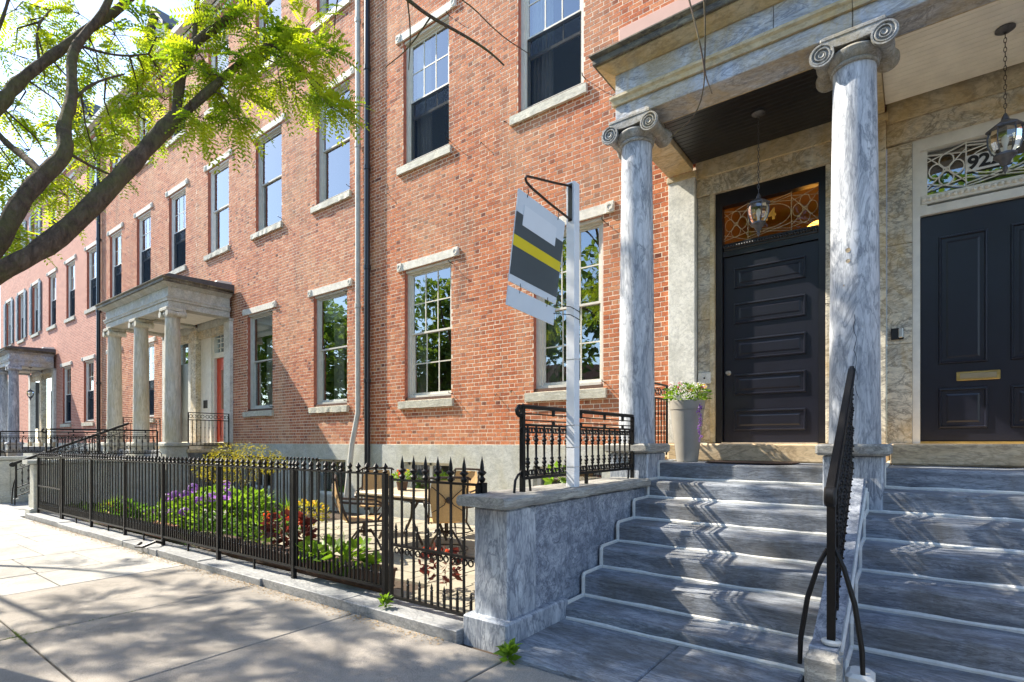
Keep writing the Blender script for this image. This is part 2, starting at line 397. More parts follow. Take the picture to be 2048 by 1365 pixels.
for i in range(2): kb.prism([(-1.05,-.2),(-.9,-.2),(-.9,-.02),(-1.05,-.02)], 'x', xs[i] + (0 if i else 0), xs[i+1])
kbo = kb.build('kerb', M['kerb'], walk)
# big poured slabs near, flagstones farther off
def slab(x0, x1, y0, y1, mat, nm='slab'):
    j = .006; dz = R.uniform(-.004,.003)
    sloped(x0+j, x1-j, y0+j, y1-j, dz, -.06).build(nm, mat, walk)
e = [-7.62,-5.86,-4.10,-2.34,-.58,1.18,2.94,4.7]
for i in range(len(e)-1):
    slab(e[i], e[i+1], 1.09, 3.06 if e[i] < -2.4 else 3.06, M['concrete']); slab(e[i], e[i+1], -.88, 1.09, M['concrete'])
x = -7.62
while x > -30:
    wdt = R.uniform(.95,1.6); ys = -.88
    while ys < 3.0:
        h = R.uniform(.55,1.0); y1 = ys + h
        if 3.05 - y1 < .4: y1 = 3.05
        if R.random() < .25 and wdt > 1.2:
            slab(x-wdt, x-wdt*.5, ys, y1, M['slate'], 'flagstone'); slab(x-wdt*.5, x, ys, y1, M['slate'], 'flagstone')
        else: slab(x-wdt, x, ys, y1, M['slate'], 'flagstone')
        ys = y1
    x -= wdt
# leaf litter and moss along joints
lit = MB()
for i in range(2600):
    xx = R.uniform(-15,-2.9); yy = 3.04 - abs(R.gauss(0,.07)); z = gz(xx) + .004 + R.uniform(0,.006); s = R.uniform(.004,.014); a = R.uniform(0,6.3)
    lit.quad((xx+s*math.cos(a),yy+s*math.sin(a),z),(xx-s*.4*math.sin(a),yy+s*.4*math.cos(a),z+.003),(xx-s*math.cos(a),yy-s*math.sin(a),z),(xx+s*.4*math.sin(a),yy-s*.4*math.cos(a),z+.004))
o = lit.build('leaf_litter', plain('dry_litter', (.40,.26,.11), .9, .4, 40)); o['kind'] = 'stuff'; o['label'] = 'dry brown leaf litter along the foot of the stone kerb'; o['category'] = 'litter'
ms = MB()
for i in range(900):
    if R.random() < .5: xx = -5.86 + R.gauss(0,.006) ; yy = R.uniform(.9,1.9)
    elif R.random() < .6: xx = R.uniform(-6.1,-5.6); yy = 1.09 + R.gauss(0,.01)
    else: xx = -5.86 + R.gauss(0,.05); yy = 1.09 + R.gauss(0,.05)
    s = R.uniform(.006,.016); a = R.uniform(0,6.3); z = gz(xx) - .012
    ms.quad((xx,yy,z),(xx+s*math.cos(a),yy+s*math.sin(a),z+s*.6),(xx+s*1.5*math.cos(a+.6),yy+s*1.5*math.sin(a+.6),z+s))
o = ms.build('moss', M['moss']); o['kind'] = 'stuff'; o['label'] = 'green moss growing in the pavement joint'; o['category'] = 'moss'

# ------------------------------------------------------------------ brick walls
STR, HED, JO, CH = .211, .098, .0130, .073
def courses(mb, x0, x1, z0, z1, holes, singles, zone):
    """Flemish bond bricks as shallow boxes; singles collects bricks of the zone as own objects."""
    k = 0; z = z0
    while z + CH <= z1 + .001:
        x = x0 - R.uniform(0,.03) - (0 if k % 2 else (STR+HED+2*JO)/2); head = False
        za, zb = z + JO/2, z + CH - JO/2
        while x < x1:
            L = HED if head else STR
            a, b = max(x, x0), min(x+L, x1)
            segs = [(a, b)] if b - a > .02 else []
            for (hx0, hx1, hz0, hz1) in holes:
                if zb > hz0 and za < hz1:
                    ns = []
                    for (p, q) in segs:
                        if q <= hx0 or p >= hx1: ns.append((p, q))
                        else:
                            if hx0 - p > .025: ns.append((p, hx0))
                            if q - hx1 > .025: ns.append((hx1, q))
                    segs = ns
            for (p, q) in segs:
                t = min(1, max(0, R.gauss(.56,.17))) if not head else min(1, max(0, R.gauss(.44,.22)))
                d = R.uniform(-.0006,.0016); tl = R.uniform(-.0010,.0010)
                jz = R.uniform(-.0015,.0015)
                if len(singles) < 300 and zone(p, q, za, zb) and abs((q-p)-L) < .001:
                    singles.append((p, za+jz, head, d)); continue
                n = len(mb.v); y0 = D - .0012 - d; y1 = D + .004
                mb.v += [(p,y0-tl,za+jz),(q,y0+tl,za+jz),(q,y0+tl,zb+jz),(p,y0-tl,zb+jz),(p,y1,za+jz),(q,y1,za+jz),(q,y1,zb+jz),(p,y1,zb+jz)]
                mb.f += [(n,n+1,n+2,n+3),(n+1,n+5,n+6,n+2),(n+4,n,n+3,n+7),(n+3,n+2,n+6,n+7),(n+4,n+5,n+1,n)]
                mb.t += [t]*5
            x += L + JO; head = not head
        z += CH; k += 1
def holed_wall(mb, x0, x1, z0, z1, y, holes, depth):
    xs = sorted({x0, x1, *[h for q in holes for h in q[:2] if x0 < h < x1]}); zs = sorted({z0, z1, *[h for q in holes for h in q[2:] if z0 < h < z1]})
    for i in range(len(xs)-1):
        for j in range(len(zs)-1):
            cx, cz = (xs[i]+xs[i+1])/2, (zs[j]+zs[j+1])/2
            if any(h[0] < cx < h[1] and h[2] < cz < h[3] for h in holes): continue
            mb.quad((xs[i],y,zs[j]),(xs[i+1],y,zs[j]),(xs[i+1],y,zs[j+1]),(xs[i],y,zs[j+1]))
def reveals(mb, holes, y, depth):
    for (a, b, c, d) in holes:
        mb.quad((a,y,c),(a,y+depth,c),(a,y+depth,d),(a,y,d)); mb.quad((b,y,c),(b,y,d),(b,y+depth,d),(b,y+depth,c))
        mb.quad((a,y,d),(a,y+depth,d),(b,y+depth,d),(b,y,d)); mb.quad((a,y,c),(b,y,c),(b,y+depth,c),(a,y+depth,c))
_bm = {}
def brick_mesh(head, i, mat):
    key = (head, i, mat.name)
    if key not in _bm:
        L = HED if head else STR; H = CH - JO; m = MB(); r2 = random.Random(i*7+head)
        c = .003
        tl = r2.uniform(-.0012,.0012)
        m.v = [(c,-.0012-tl,c),(L-c,-.0012+tl,c),(L-c,-.0012+tl,H-c),(c,-.0012-tl,H-c),(0,-.0004,0),(L,-.0004,0),(L,-.0004,H),(0,-.0004,H),(0,.004,0),(L,.004,0),(L,.004,H),(0,.004,H)]
        m.f = [(0,1,2,3)]
        for k in range(4):
            j = (k+1) % 4
            m.f += [(4+k,4+j,j,k),(8+k,8+j,4+j,4+k)]
        m.t = [min(1, max(0, r2.gauss(.55 if not head else .42, .2)))]*len(m.f)
        _bm[key] = m.mesh('brick', mat)
    return _bm[key]

# ------------------------------------------------------------------ windows
def window(house, xc, wd, z0, z1, fm, style, lint=None, sillm=None, curtain='none', shutters=False, rough_sill=False):
    """wd outer frame width; z0..z1 frame; style: '6' muntins, '1' single lights, 's' screen below."""
    x0, x1 = xc-wd/2, xc+wd/2; y = D + .085
    f = MB(); t = .075
    f.box(x0, x0+t, y, y+.09, z0, z1); f.box(x1-t, x1, y, y+.09, z0, z1)
    f.box(x0+t, x1-t, y, y+.09, z1-.085, z1); f.box(x0+t, x1-t, y-.015, y+.09, z0, z0+.045)
    for s in (0, 1):   # brick mould step
        xa = x0 + t if s == 0 else x1 - t - .03
        f.box(xa, xa+.03, y+.022, y+.09, z0+.045, z1-.085)
    wn = f.build('window', fm, house)
    gx0, gx1, gz0, gz1 = x0+t+.03, x1-t-.03, z0+.045, z1-.085
    zm = (gz0+gz1)/2 + .01
    for nm, a, b, yy in (('upper_sash', zm, gz1, y+.038), ('lower_sash', gz0, zm+.035, y+.072)):
        s = MB(); r = .04
        s.box(gx0, gx0+r, yy, yy+.032, a, b); s.box(gx1-r, gx1, yy, yy+.032, a, b)
        s.box(gx0+r, gx1-r, yy, yy+.032, a, a+(.035 if nm[0] == 'u' else .06)); s.box(gx0+r, gx1-r, yy, yy+.032, b-.035, b)
        s.build(nm, fm, wn)
        pa, pb, qa, qb = gx0+r, gx1-r, a+(.035 if nm[0] == 'u' else .06), b-.035
        if style in '6s' and not (style == 's' and nm[0] == 'l'):
            mw = .011
            for i in (1, 2):
                xx = pa + (pb-pa)*i/3; MB().box(xx-mw, xx+mw, yy+.004, yy+.022, qa, qb).build('muntin', M['muntin'], wn)
            zz = (qa+qb)/2; MB().box(pa, pb, yy+.006, yy+.020, zz-mw, zz+mw).build('muntin', M['muntin'], wn)
            for i in range(3):
                for j in range(2):
                    X0, X1 = pa+(pb-pa)*i/3, pa+(pb-pa)*(i+1)/3; Z0, Z1 = qa+(qb-qa)*j/2, qa+(qb-qa)*(j+1)/2
                    k = R.uniform(-.0018,.0018); k2 = R.uniform(-.0015,.0015); yg = yy+.013
                    m = MB(); m.quad((X0,yg-k-k2,Z0),(X1,yg+k-k2,Z0),(X1,yg+k+k2,Z1),(X0,yg-k+k2,Z1)); m.build('pane', M['glass'], wn)
        elif style == 's' and nm[0] == 'l':
            MB().box(pa-.02, pb+.02, y+.03, y+.034, gz0, zm).build('screen', M['screen'], wn)
            zr = zm-.34
            MB().box(pa-.03, pb+.03, yy, yy+.03, zr, zr+.05).build('sash_rail', fm, wn)
            for i in range(3):
                X0, X1 = pa+(pb-pa)*i/3, pa+(pb-pa)*(i+1)/3
                if i: MB().box(X0-.011, X0+.011, yy+.004, yy+.022, zr+.05, zm-.02).build('muntin', M['muntin'], wn)
                m = MB(); k = R.uniform(-.0015,.0015); m.quad((X0,yy+.013-k,zr+.05),(X1,yy+.013+k,zr+.05),(X1,yy+.013+k,zm-.02),(X0,yy+.013-k,zm-.02)); m.build('pane', M['glass'], wn)
        else:
            k = R.uniform(-.003,.003); yg = yy+.014
            m = MB(); m.quad((pa,yg-k,qa),(pb,yg+k,qa),(pb,yg+k,qb),(pa,yg-k,qb)); m.build('pane', M['glass'], wn)
    # dark room behind
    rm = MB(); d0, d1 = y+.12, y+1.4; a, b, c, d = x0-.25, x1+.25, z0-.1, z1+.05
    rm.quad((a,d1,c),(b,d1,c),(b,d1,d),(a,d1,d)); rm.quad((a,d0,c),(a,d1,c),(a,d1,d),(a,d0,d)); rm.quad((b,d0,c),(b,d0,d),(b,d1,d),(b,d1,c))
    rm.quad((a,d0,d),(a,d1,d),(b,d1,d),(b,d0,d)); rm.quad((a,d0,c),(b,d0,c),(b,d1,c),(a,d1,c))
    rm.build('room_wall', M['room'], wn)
    if curtain in ('left', 'both', 'half'):
        for side in ((0,) if curtain != 'both' else (0, 1)):
            cu = MB(); n = 40; wcu = (gx1-gx0)*(.42 if curtain == 'half' else .24)
            for i in range(n):
                q = [i/n, (i+1)/n]; xs_ = [gx0+u*wcu if side == 0 else gx1-u*wcu for u in q]; ys_ = [d0+.08+.03*math.sin(u*36) for u in q]
                cu.quad((xs_[0],ys_[0],z0),(xs_[1],ys_[1],z0),(xs_[1],ys_[1],z1),(xs_[0],ys_[0],z1))
            cu.build('curtain', M['curtain'], wn, True)
    if curtain == 'blind':
        MB().box(gx0, gx1, d0+.03, d0+.035, z1-.62, z1).build('roller_blind', M['blind'], wn)
        MB().box(gx0, gx0+.42, d0+.3, d0+.32, z0, z1-.6).build('shade_panel', M['curtain'], wn)
    if lint:
        l = MB(); lz0, lz1 = z1+.005, z1+.165; e = .2
        l.box(x0-e+.13, x1+e-.13, D-.028, D+.1, lz0, lz1)
        ln = l.build('lintel', M['lintel'], wn)
        for sx in (x0-e, x1+e-.14):
            c = MB(); c.bbox(sx, sx+.14, D-.045, D+.05, lz0-.006, lz1+.006, .006)
            zc = (lz0+lz1)/2; c.lathe(sx+.07, zc, [(.055,D-.044),(.055,D-.056),(.038,D-.056),(.034,D-.047),(.0,D-.047)], 14, 'y', False)
            c.build('corner_block', M['lintel'], wn)
        l2 = MB(); l2.box(x0+.002, x1-.002, D+.03, y, z1-.05, z1+.004); l2.build('head_board', fm, wn)
    if sillm:
        s = MB(); n = 14; a, b = x0-.15, x1+.07
        for i in range(n):
            u0, u1 = a+(b-a)*i/n, a+(b-a)*(i+1)/n
            jt = .022 if rough_sill else .006
            if i == 0: lo = R.uniform(0,jt); fr = R.uniform(0,jt)
            lo2, fr2 = R.uniform(0,jt), R.uniform(0,jt); zt, zb = z0-.075, z0-.225
            s.quad((u0,D-.055-fr,zb+lo),(u1,D-.055-fr2,zb+lo2),(u1,D-.06-fr2*.5,zt),(u0,D-.06-fr*.5,zt))
            s.quad((u0,D-.06-fr*.5,zt),(u1,D-.06-fr2*.5,zt),(u1,D+.13,zt+.03),(u0,D+.13,zt+.03))
            s.quad((u0,D+.1,zb+lo),(u1,D+.1,zb+lo2),(u1,D-.055-fr2,zb+lo2),(u0,D-.055-fr,zb+lo))
            lo, fr = lo2, fr2
        s.quad((a,D+.1,z0-.225),(a,D-.055,z0-.225),(a,D-.06,z0-.075),(a,D+.1,z0-.075)); s.quad((b,D+.1,z0-.225),(b,D+.1,z0-.075),(b,D-.06,z0-.075),(b,D-.055,z0-.225))
        s.build('sill', sillm, wn)
        MB().box(x0+.01, x1-.01, D+.02, y+.02, z0-.06, z0-.002).build('sub_sill', M['wood'], wn)
    if shutters:
        for sx in (x0-.52, x1+.02):
            p = MB(); p.box(sx, sx+.5, D-.05, D-.012, z0-.02, z1)
            sh = p.build('shutter', M['shutter'], wn)
            for k in range(3):
                za = z0+.08+(z1-z0-.1)*k/3; zb = za+(z1-z0-.1)/3-.1
                MB().box(sx+.07, sx+.43, D-.064, D-.05, za, zb).build('shutter_panel', M['shutter'], wn)
    # shutter dog hooks beside the sill
    if lint and xc > -16:
        for sx, zz in ((x1+.03, z0+.02), (x1+.03, z1-.12)):
            MB().tube([(sx,D,zz),(sx,D-.10,zz+.01),(sx+.01,D-.13,zz+.03)], .008, 5).build('shutter_hook', M['iron'], wn)
    return (x0, x1, z0-.06, z1)

WTZ = 1.49
def house(name, label, x0, x1, gw, uw, tw, brick, fmat, cfg, zone=None, doors=()):
    h = thing(name, label, 'house', ((x0+x1)/2, D+.5, 0), 'brick row houses along the street')
    holes = []
    GW = dict(z0=2.465, z1=5.13); UW = dict(z0=7.385, z1=9.955); TW = dict(z0=11.85, z1=13.78)
    for (lst, Z, key) in ((gw, GW, 'g'), (uw, UW, 'u'), (tw, TW, 't')):
        for i, xc in enumerate(lst):
            st, cu, rs, wdt = cfg[key]
            if isinstance(cu, (list, tuple)): cu = cu[i % len(cu)]
            f = fmat[i % len(fmat)] if isinstance(fmat, list) else fmat
            holes.append(window(h, xc, wdt, Z['z0'], Z['z1'], f, st, True, M['sill'], cu, cfg.get('shut', False), rs))
    for dd in doors: holes.append(dd)
    top = 14.25
    wb = MB(); holed_wall(wb, x0, x1, WTZ, top, D+.0005, holes, .1); pass
    wb.build('wall', M['mortar'] if brick else M['brickfar'], h)
    for hq in holes:
        rm_ = MB(); reveals(rm_, [hq], D+.001, .12); rm_.build('window_reveal', M['reveal'], h)
    if brick:
        mb = MB(); singles = []
        courses(mb, x0+.004, x1-.004, WTZ+.005, top, holes, singles, zone or (lambda *a: False))
        o = mb.build('brickwork', M[brick], h); o['kind'] = 'stuff'
        for (p, z, head, d) in singles:
            place('brick', brick_mesh(head, R.randrange(14), M[brick]), h, (p, D-d, z))
    # brick corbel bands, gutter and roof
    for k in range(4):
        MB().box(x0+.002, x1-.002, D-.03*(k+1), D+.2, top+.002+k*.12, top+.118+k*.12).build('cornice_band', M['reveal'] if k % 2 == 0 else M['lintel'], h)
    gt = MB(); gt.prism([(D-.14,top+.5),(D-.34,top+.5),(D-.36,top+.66),(D-.30,top+.70),(D-.12,top+.70)], 'x', x0+.002, x1-.002); gt.build('gutter', M['framew'], h)
    rf = MB(); rf.prism([(D-.2,top+.72),(D+5,top+3.0),(D+11,top+.72),(D+11,top+.5),(D-.1,top+.5)], 'x', x0+.002, x1-.002); rf.build('roof', M['roofdark'], h)
    # marble basement
    bs = MB(); bholes = [(xc-.66, xc+.66, .28, 1.13) for xc in gw]
    holed_wall(bs, x0, x1, -.6, WTZ, D-.035, bholes, .2); reveals(bs, bholes, D-.035, .25)
    bs.quad((x0,D-.035,WTZ),(x1,D-.035,WTZ),(x1,D+.02,WTZ+.004),(x0,D+.02,WTZ+.004))
    b = bs.build('basement_wall', M['base'], h)
    for (a, bb, c, d) in bholes:
        wdw = MB()
        for xa in (a, (a+bb)/2-.03, bb-.06): wdw.box(xa, xa+.06, D+.1, D+.15, c, d)
        wdw.box(a, bb, D+.1, D+.15, d-.06, d); wdw.box(a, bb, D+.1, D+.15, c, c+.06)
        wo = wdw.build('basement_window', M['framew'], h)
        m = MB(); m.quad((a,D+.13,c),(bb,D+.13,c),(bb,D+.13,d),(a,D+.13,d)); m.build('pane', M['glass'], wo)
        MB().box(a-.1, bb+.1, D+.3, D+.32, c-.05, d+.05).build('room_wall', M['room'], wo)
    return h
z300 = lambda p, q, za, zb: q < -2.86 and p > -3.86 and 1.6 < za and zb < 5.6 or (p > -6.95 and q < -5.35 and 2.5 < za < 4.4)
h1 = house('brick_row_house', 'nearest orange-red brick house with two tall ground-floor windows left of the blue-grey columns', -9.86, -.47, [-7.90,-4.62], [-7.95,-4.96,-1.97], [-7.95,-4.96,-1.97], 'brick', M['frame'],
           dict(g=('6','left',False,1.34), u=('s','half',False,1.32), t=('s','left',False,1.30)), z300, [(-2.55,-.60,1.4,5.4)])
h0 = house('brick_row_house', 'brick house at the right edge with wide navy door and white transom fretwork', -.47, 8.9, [3.9,7.1], [1.0,4.0,7.0], [1.0,4.0,7.0], 'brickfar' if False else None, M['frame'],
           dict(g=('6','left',False,1.34), u=('s','half',False,1.32), t=('s','left',False,1.30)), None, [(-.35,1.6,1.4,5.4)])
zl = lambda p, q, za, zb: q < -10.2 and p > -13.6 and 5.5 < za < 7.1
h2 = house('brick_row_house', 'rose brick house with single-light grey sash windows and a red front door', -18.35, -9.86, [-11.2,-14.45], [-11.1,-14.0,-16.88], [-11.1,-14.0,-16.88], 'brick2', [M['frameg'], M['frameg'], M['framew']],
           dict(g=('1','blind',True,1.34), u=('1','none',True,1.34), t=('1','none',False,1.30)), zl, [(-18.3,-16.1,1.4,5.2)])
h3 = house('brick_row_house', 'rose brick house behind the left porch with six-light sashes above dark screens', -27.3, -18.35, [-22.4,-25.7], [-19.8,-22.7,-25.6], [-19.8,-22.7,-25.6], 'brick2', M['framew'],
           dict(g=('s','none',False,1.34), u=('s','none',False,1.32), t=('s','none',False,1.30)), None, [(-20.6,-18.4,1.4,5.2)])
h4 = house('brick_row_house', 'far brick house left of the dark downspout with white-framed narrow windows', -36.2, -27.3, [-28.9,-32.1], [-28.5,-31.5,-34.5], [-28.5,-31.5,-34.5], None, M['framew'],
           dict(g=('s','none',False,1.34), u=('s','none',False,1.32), t=('s','none',False,1.30)), None, [(-36.1,-34.0,1.4,5.2)])
h5 = house('brick_row_house', 'farthest brick house with slate-grey shutters at the left edge', -46, -36.2, [-43.8], [-37.6,-40.6,-43.6], [-37.6,-40.6,-43.6], None, M['framew'],
           dict(g=('s','none',False,1.34), u=('s','none',False,1.30), t=('s','none',False,1.30), shut=True), None, [(-38.4,-36.3,1.4,5.2)])
# dormers on the roofs
for xd, hh in ((-22.7, h3), (-14.0, h2), (-31.5, h4)):
    d = MB(); y0 = D+.5
    d.prism([(xd-.8,14.9),(xd+.8,14.9),(xd+.8,16.7),(xd,17.5),(xd-.8,16.7)], 'y', y0, D+3.5)
    dm = d.build('dormer', M['framew'], hh)
    MB().prism([(xd-1.0,16.62),(xd,17.62),(xd+1.0,16.62),(xd+1.0,16.74),(xd,17.76),(xd-1.0,16.74)], 'y', y0-.25, D+3.5).build('dormer_roof', M['roofdark'], dm)
    MB().box(xd-.5, xd+.5, y0-.02, y0+.05, 15.1, 16.5).build('dormer_window', M['glass'], dm)
# tie plates / rusty hooks on the near wall
for xx, zz in ((-6.1,2.42),(-5.75,2.46),(-6.45,7.1),(-5.9,7.3),(-9.0,2.3),(-9.1,6.9)):
    MB().tube([(xx,D,zz),(xx,D-.06,zz-.01),(xx+.02,D-.07,zz-.05),(xx+.035,D-.06,zz-.02)], .007, 5).build('wall_hook', M['iron'], h1)
# downspouts
def pipe(nm, label, pts, r, mat, bands, square=False):
    p = thing(nm, label, 'downspout', pts[-1])
    MB().tube(pts, r, 12 if not square else 4).build('pipe', mat, p, not square)
    for zb in bands:
        MB().lathe(pts[0][0], pts[0][1], [(r*1.02,zb-.05),(r*1.22,zb-.045),(r*1.22,zb+.045),(r*1.02,zb+.05)], 14).build('pipe_collar', mat, p)
    return p
pipe('downspout', 'black cast downspout at the seam between orange and rose brick houses', [(-9.69,D-.09,14.6),(-9.69,D-.09,1.0),(-9.69,D-.09,.05)], .062, M['pipeb'], (2.9,5.4,7.6,9.8,12))
pipe('downspout', 'pale painted downspout beside the black one, kicked out at its foot', [(-10.02,D-.085,14.6),(-10.02,D-.085,2.2),(-10.08,D-.2,1.5),(-10.15,D-.3,.3)], .058, M['pipew'], (4.6,8.2,11))
pipe('downspout', 'dark downspout left of the left porch between two far brick houses', [(-27.3,D-.09,14.6),(-27.3,D-.09,.0)], .075, M['pipeb'], (4,7,10))

# ------------------------------------------------------------------ porticos
def sweepU(mb, prof, path):
    """path: list of (x, y, ox, oy) with outward unit offsets; prof: (o, z)."""
    n = len(path); base = len(mb.v)
    for (o, z) in prof:
        for (x, y, ox, oy) in path: mb.v.append((x+ox*o, y+oy*o, z))
    for i in range(len(prof)-1):
        for k in range(n-1):
            mb.f.append((base+i*n+k, base+i*n+k+1, base+(i+1)*n+k+1, base+(i+1)*n+k))
    for k in (0, n-1):
        mb.f.append(tuple(base+i*n+k for i in range(len(prof))))
def ionic_capital(cx, cy, z0, z1, r, mat, par, full=True):
    h = z1-z0
    m = MB(); m.lathe(cx, cy, [(r*.99,z0-.02),(r*1.06,z0-.015),(r*1.10,z0),(r*1.06,z0+.015),(r*1.02,z0+.02),(r*1.10,z0+.035),(r*1.26,z0+.07),(r*1.30,z0+.10),(r*1.2,z0+.125)], 36)
    cap = m.build('capital', mat, par, True)
    ab = MB(); ab.bbox(cx-r*1.42, cx+r*1.42, cy-r*1.25, cy+r*1.25, z1-.045, z1-.001, .01)
    ab.build('abacus', mat, cap)
    vz = z0+h*.42; vr = h*.38; vx = r*1.34
    # cushion between the volutes, sagging to the middle
    cu = MB(); pts = []
    for i in range(13):
        u = -1+2*i/12; pts.append((cx+u*vx, z1-.05-.03*(1-u*u)-.05))
    poly = [(cx-vx, z1-.044)] + pts + [(cx+vx, z1-.044)]
    cu.prism(poly[::-1], 'y', cy-r*1.22, cy+r*1.22); cu.build('cushion', mat, cap)
    for s in (-1, 1):
        b = MB(); yf, yb = cy-r*1.28, cy+r*1.28; x = cx+s*vx; L = yb-yf
        prof = [(.0,yf+.012),(vr*.22,yf+.0),(vr*.30,yf+.014),(vr*.80,yf+.014),(vr*.86,yf),(vr,yf),(vr,yf+.035),(vr*.78,yf+L*.18),(vr*.62,yf+L*.4),(vr*.68,yf+L*.46),(vr*.68,yf+L*.54),(vr*.62,yf+L*.6),(vr*.78,yb-L*.18),(vr,yb-.035),(vr,yb),(0,yb)]
        b.lathe(x, vz, prof, 26, 'y', False)
        v = b.build('volute', mat, cap, True)
        sp = MB(); q = []; rr = []
        for i in range(46):
            a = i/45*4.2*math.pi; k = vr*(.90-.66*i/45)
            q.append((x + s*k*math.sin(a), yf+.004, vz + k*math.cos(a))); rr.append(vr*(.085-.04*i/45))
        sp.tube(q, rr, 6); sp.build('volute_scroll', mat, cap, True)
    return cap
def doric_capital(cx, cy, z0, z1, r, mat, par):
    m = MB(); m.lathe(cx, cy, [(r,z0),(r*1.06,z0+.03),(r*1.22,z0+.08),(r*1.28,z0+.12),(r*1.2,z0+.15)], 32); c = m.build('capital', mat, par, True)
    MB().bbox(cx-r*1.38, cx+r*1.38, cy-r*1.38, cy+r*1.38, z1-.09, z1-.001, .012).build('abacus', mat, c)
    for s in (-1, 1):
        v = MB(); v.lathe(cx+s*r*1.3, z0+.1, [(0,cy-r*1.34),(.085,cy-r*1.34),(.085,cy-r*1.2),(.06,cy),(.085,cy+r*1.2),(.085,cy+r*1.34),(0,cy+r*1.34)], 18, 'y', False); v.build('volute', mat, c, True)
def portico(cx, Yc, sp, zb, zg, near, label, cm, em, com, sm):
    p = thing('portico', label, 'portico', (cx, Yc, 1.3), 'stone entrance porches')
    xl, xr = cx-sp-.19, cx+sp+.19; yf = Yc-.18
    ZL = 1.305
    for i in (-1, 0, 1):
        x = cx+i*sp
        MB().bbox(x-.235, x+.235, Yc-.24, Yc+.30, zg-.2, 1.422, .012).build('pier', M['cheek'] if near else em, p)
        MB().bbox(x-.29, x+.29, Yc-.30, Yc+.33, 1.424, 1.53, .02).build('plinth', M['cap'] if near else em, p)
        rb, rt = .208, .176
        prof = []
        for k in range(15):
            u = k/14; prof.append((rb-(rb-rt)*(u**1.7), 1.531+(zb-.27-1.531)*u))
        prof = [(rb*1.02,1.531),(rb*1.02,1.55)] + prof[1:]
        c = MB().lathe(x, Yc, prof, 40).build('column', cm, p, True)
        if near: ionic_capital(x, Yc, zb-.275, zb, rt*1.04, M['capital'], c)
        else: doric_capital(x, Yc, zb-.265, zb, rt, cm, c)
    # architrave beams (front in two stones, side beams, rear wall beam)
    e = .003
    L = [(xl,D-.1,-1,0),(xl,yf,-1,-1),(cx-e,yf,0,-1)]; Rr = [(cx+e,yf,0,-1),(xr,yf,1,-1),(xr,D-.1,1,0)]
    z1 = zb+.18
    bm = MB(); 
    for (a, b, c, d) in ((xl, cx-e, yf, yf+.36), (cx+e, xr, yf, yf+.36), (xl, xl+.36, yf+.361, D-.1), (xr-.36, xr, yf+.361, D-.1), (cx-.18, cx+.18, yf+.361, D-.1)):
        MB().bbox(a, b, c, d, zb+.001, z1, .006).build('architrave_stone', em if c == yf else sm, p)
    st = MB().bbox(xl+.365, xr-.365, yf+.3602, yf+.372, zb+.002, z1-.02, .002).build('soffit_lining', sm, p)
    for pa in (L, Rr):
        m = MB(); sweepU(m, [(-.05,z1+.001),(.028,z1+.001),(.035,z1+.05),(.055,z1+.075),(.055,z1+.105),(.02,z1+.118),(-.05,z1+.118)], pa); m.build('taenia_moulding', sm, p)
    zf0, zf1 = z1+.119, z1+.37
    j = xl + (xr-xl)*.36
    for pa in ([(xl,D-.1,-1,0),(xl,yf,-1,-1),(j-e,yf,0,-1)], [(j+e,yf,0,-1),(xr,yf,1,-1),(xr,D-.1,1,0)]):
        m = MB(); sweepU(m, [(-.05,zf0),(0,zf0),(0,zf1),(-.05,zf1)], pa); m.build('frieze_stone', em, p)
    for q, pa in enumerate(([(xl,D-.1,-1,0),(xl,yf,-1,-1),(cx+.55-e,yf,0,-1)], [(cx+.55+e,yf,0,-1),(xr,yf,1,-1),(xr,D-.1,1,0)])):
        m = MB(); z = zf1+.001
        sweepU(m, [(-.1,z),(.02,z),(.035,z+.012),(.06,z+.03),(.115,z+.055),(.15,z+.066),(.165,z+.07),(.165,z+.085)], pa); m.build('cornice_bed', sm, p)
        m = MB(); sweepU(m, [(-.1,z+.0852),(.195,z+.0852),(.20,z+.10),(.20,z+.155),(.215,z+.165),(.235,z+.19),(.235,z+.205),(.18,z+.222),(-.1,z+.232)], pa); m.build('cornice_stone', com, p)
    zt = zf1+.225
    MB().prism([(yf-.1,zt),(D-.05,zt+.10),(D-.05,zt-.15),(yf-.1,zt-.15)], 'x', xl-.05, xr+.05).build('roof_deck', M['roofdark'], p)
    if near:
        MB().bbox(xl-.02, xr+.02, yf+.12, D-.04, zt+.06, zt+.42, .01).build('roof_kerb', M['pink'], p)
    else:
        MB().prism([(yf-.2,zt-.005),(yf-.05,zt+.075),(D-.06,zt+.15),(D-.06,zt-.1),(yf-.2,zt-.04)], 'x', xl-.2, xr+.2).build('roof_sheet', M['roofdark'], p)
        m = MB(); m.prism([(D-.55,zt+.14),(D-.1,zt+.14),(D-.1,zt+.24),(D-.5,zt+.2)], 'x', xr-.35, xr+.12); m.build('roof_hatch', M['framew'], p)
    # boarded ceilings
    for q, (a, b) in enumerate(((xl+.37, cx-.185), (cx+.185, xr-.37))):
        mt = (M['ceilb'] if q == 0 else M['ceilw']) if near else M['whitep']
        y = yf+.38; bw = (D-.1-.02-y)/16; me = MB()
        me.bbox(a, b, 0, bw-.006, 0, .02, .003); msh = me.mesh('ceiling_board', mt, (0,0,0))
        for k in range(16): place('ceiling_board', msh, p, (0, y+k*bw, zb+.075))
        MB().box(a, b, y, D-.12, zb+.097, zb+.11).build('ceiling_backing', mt, p)
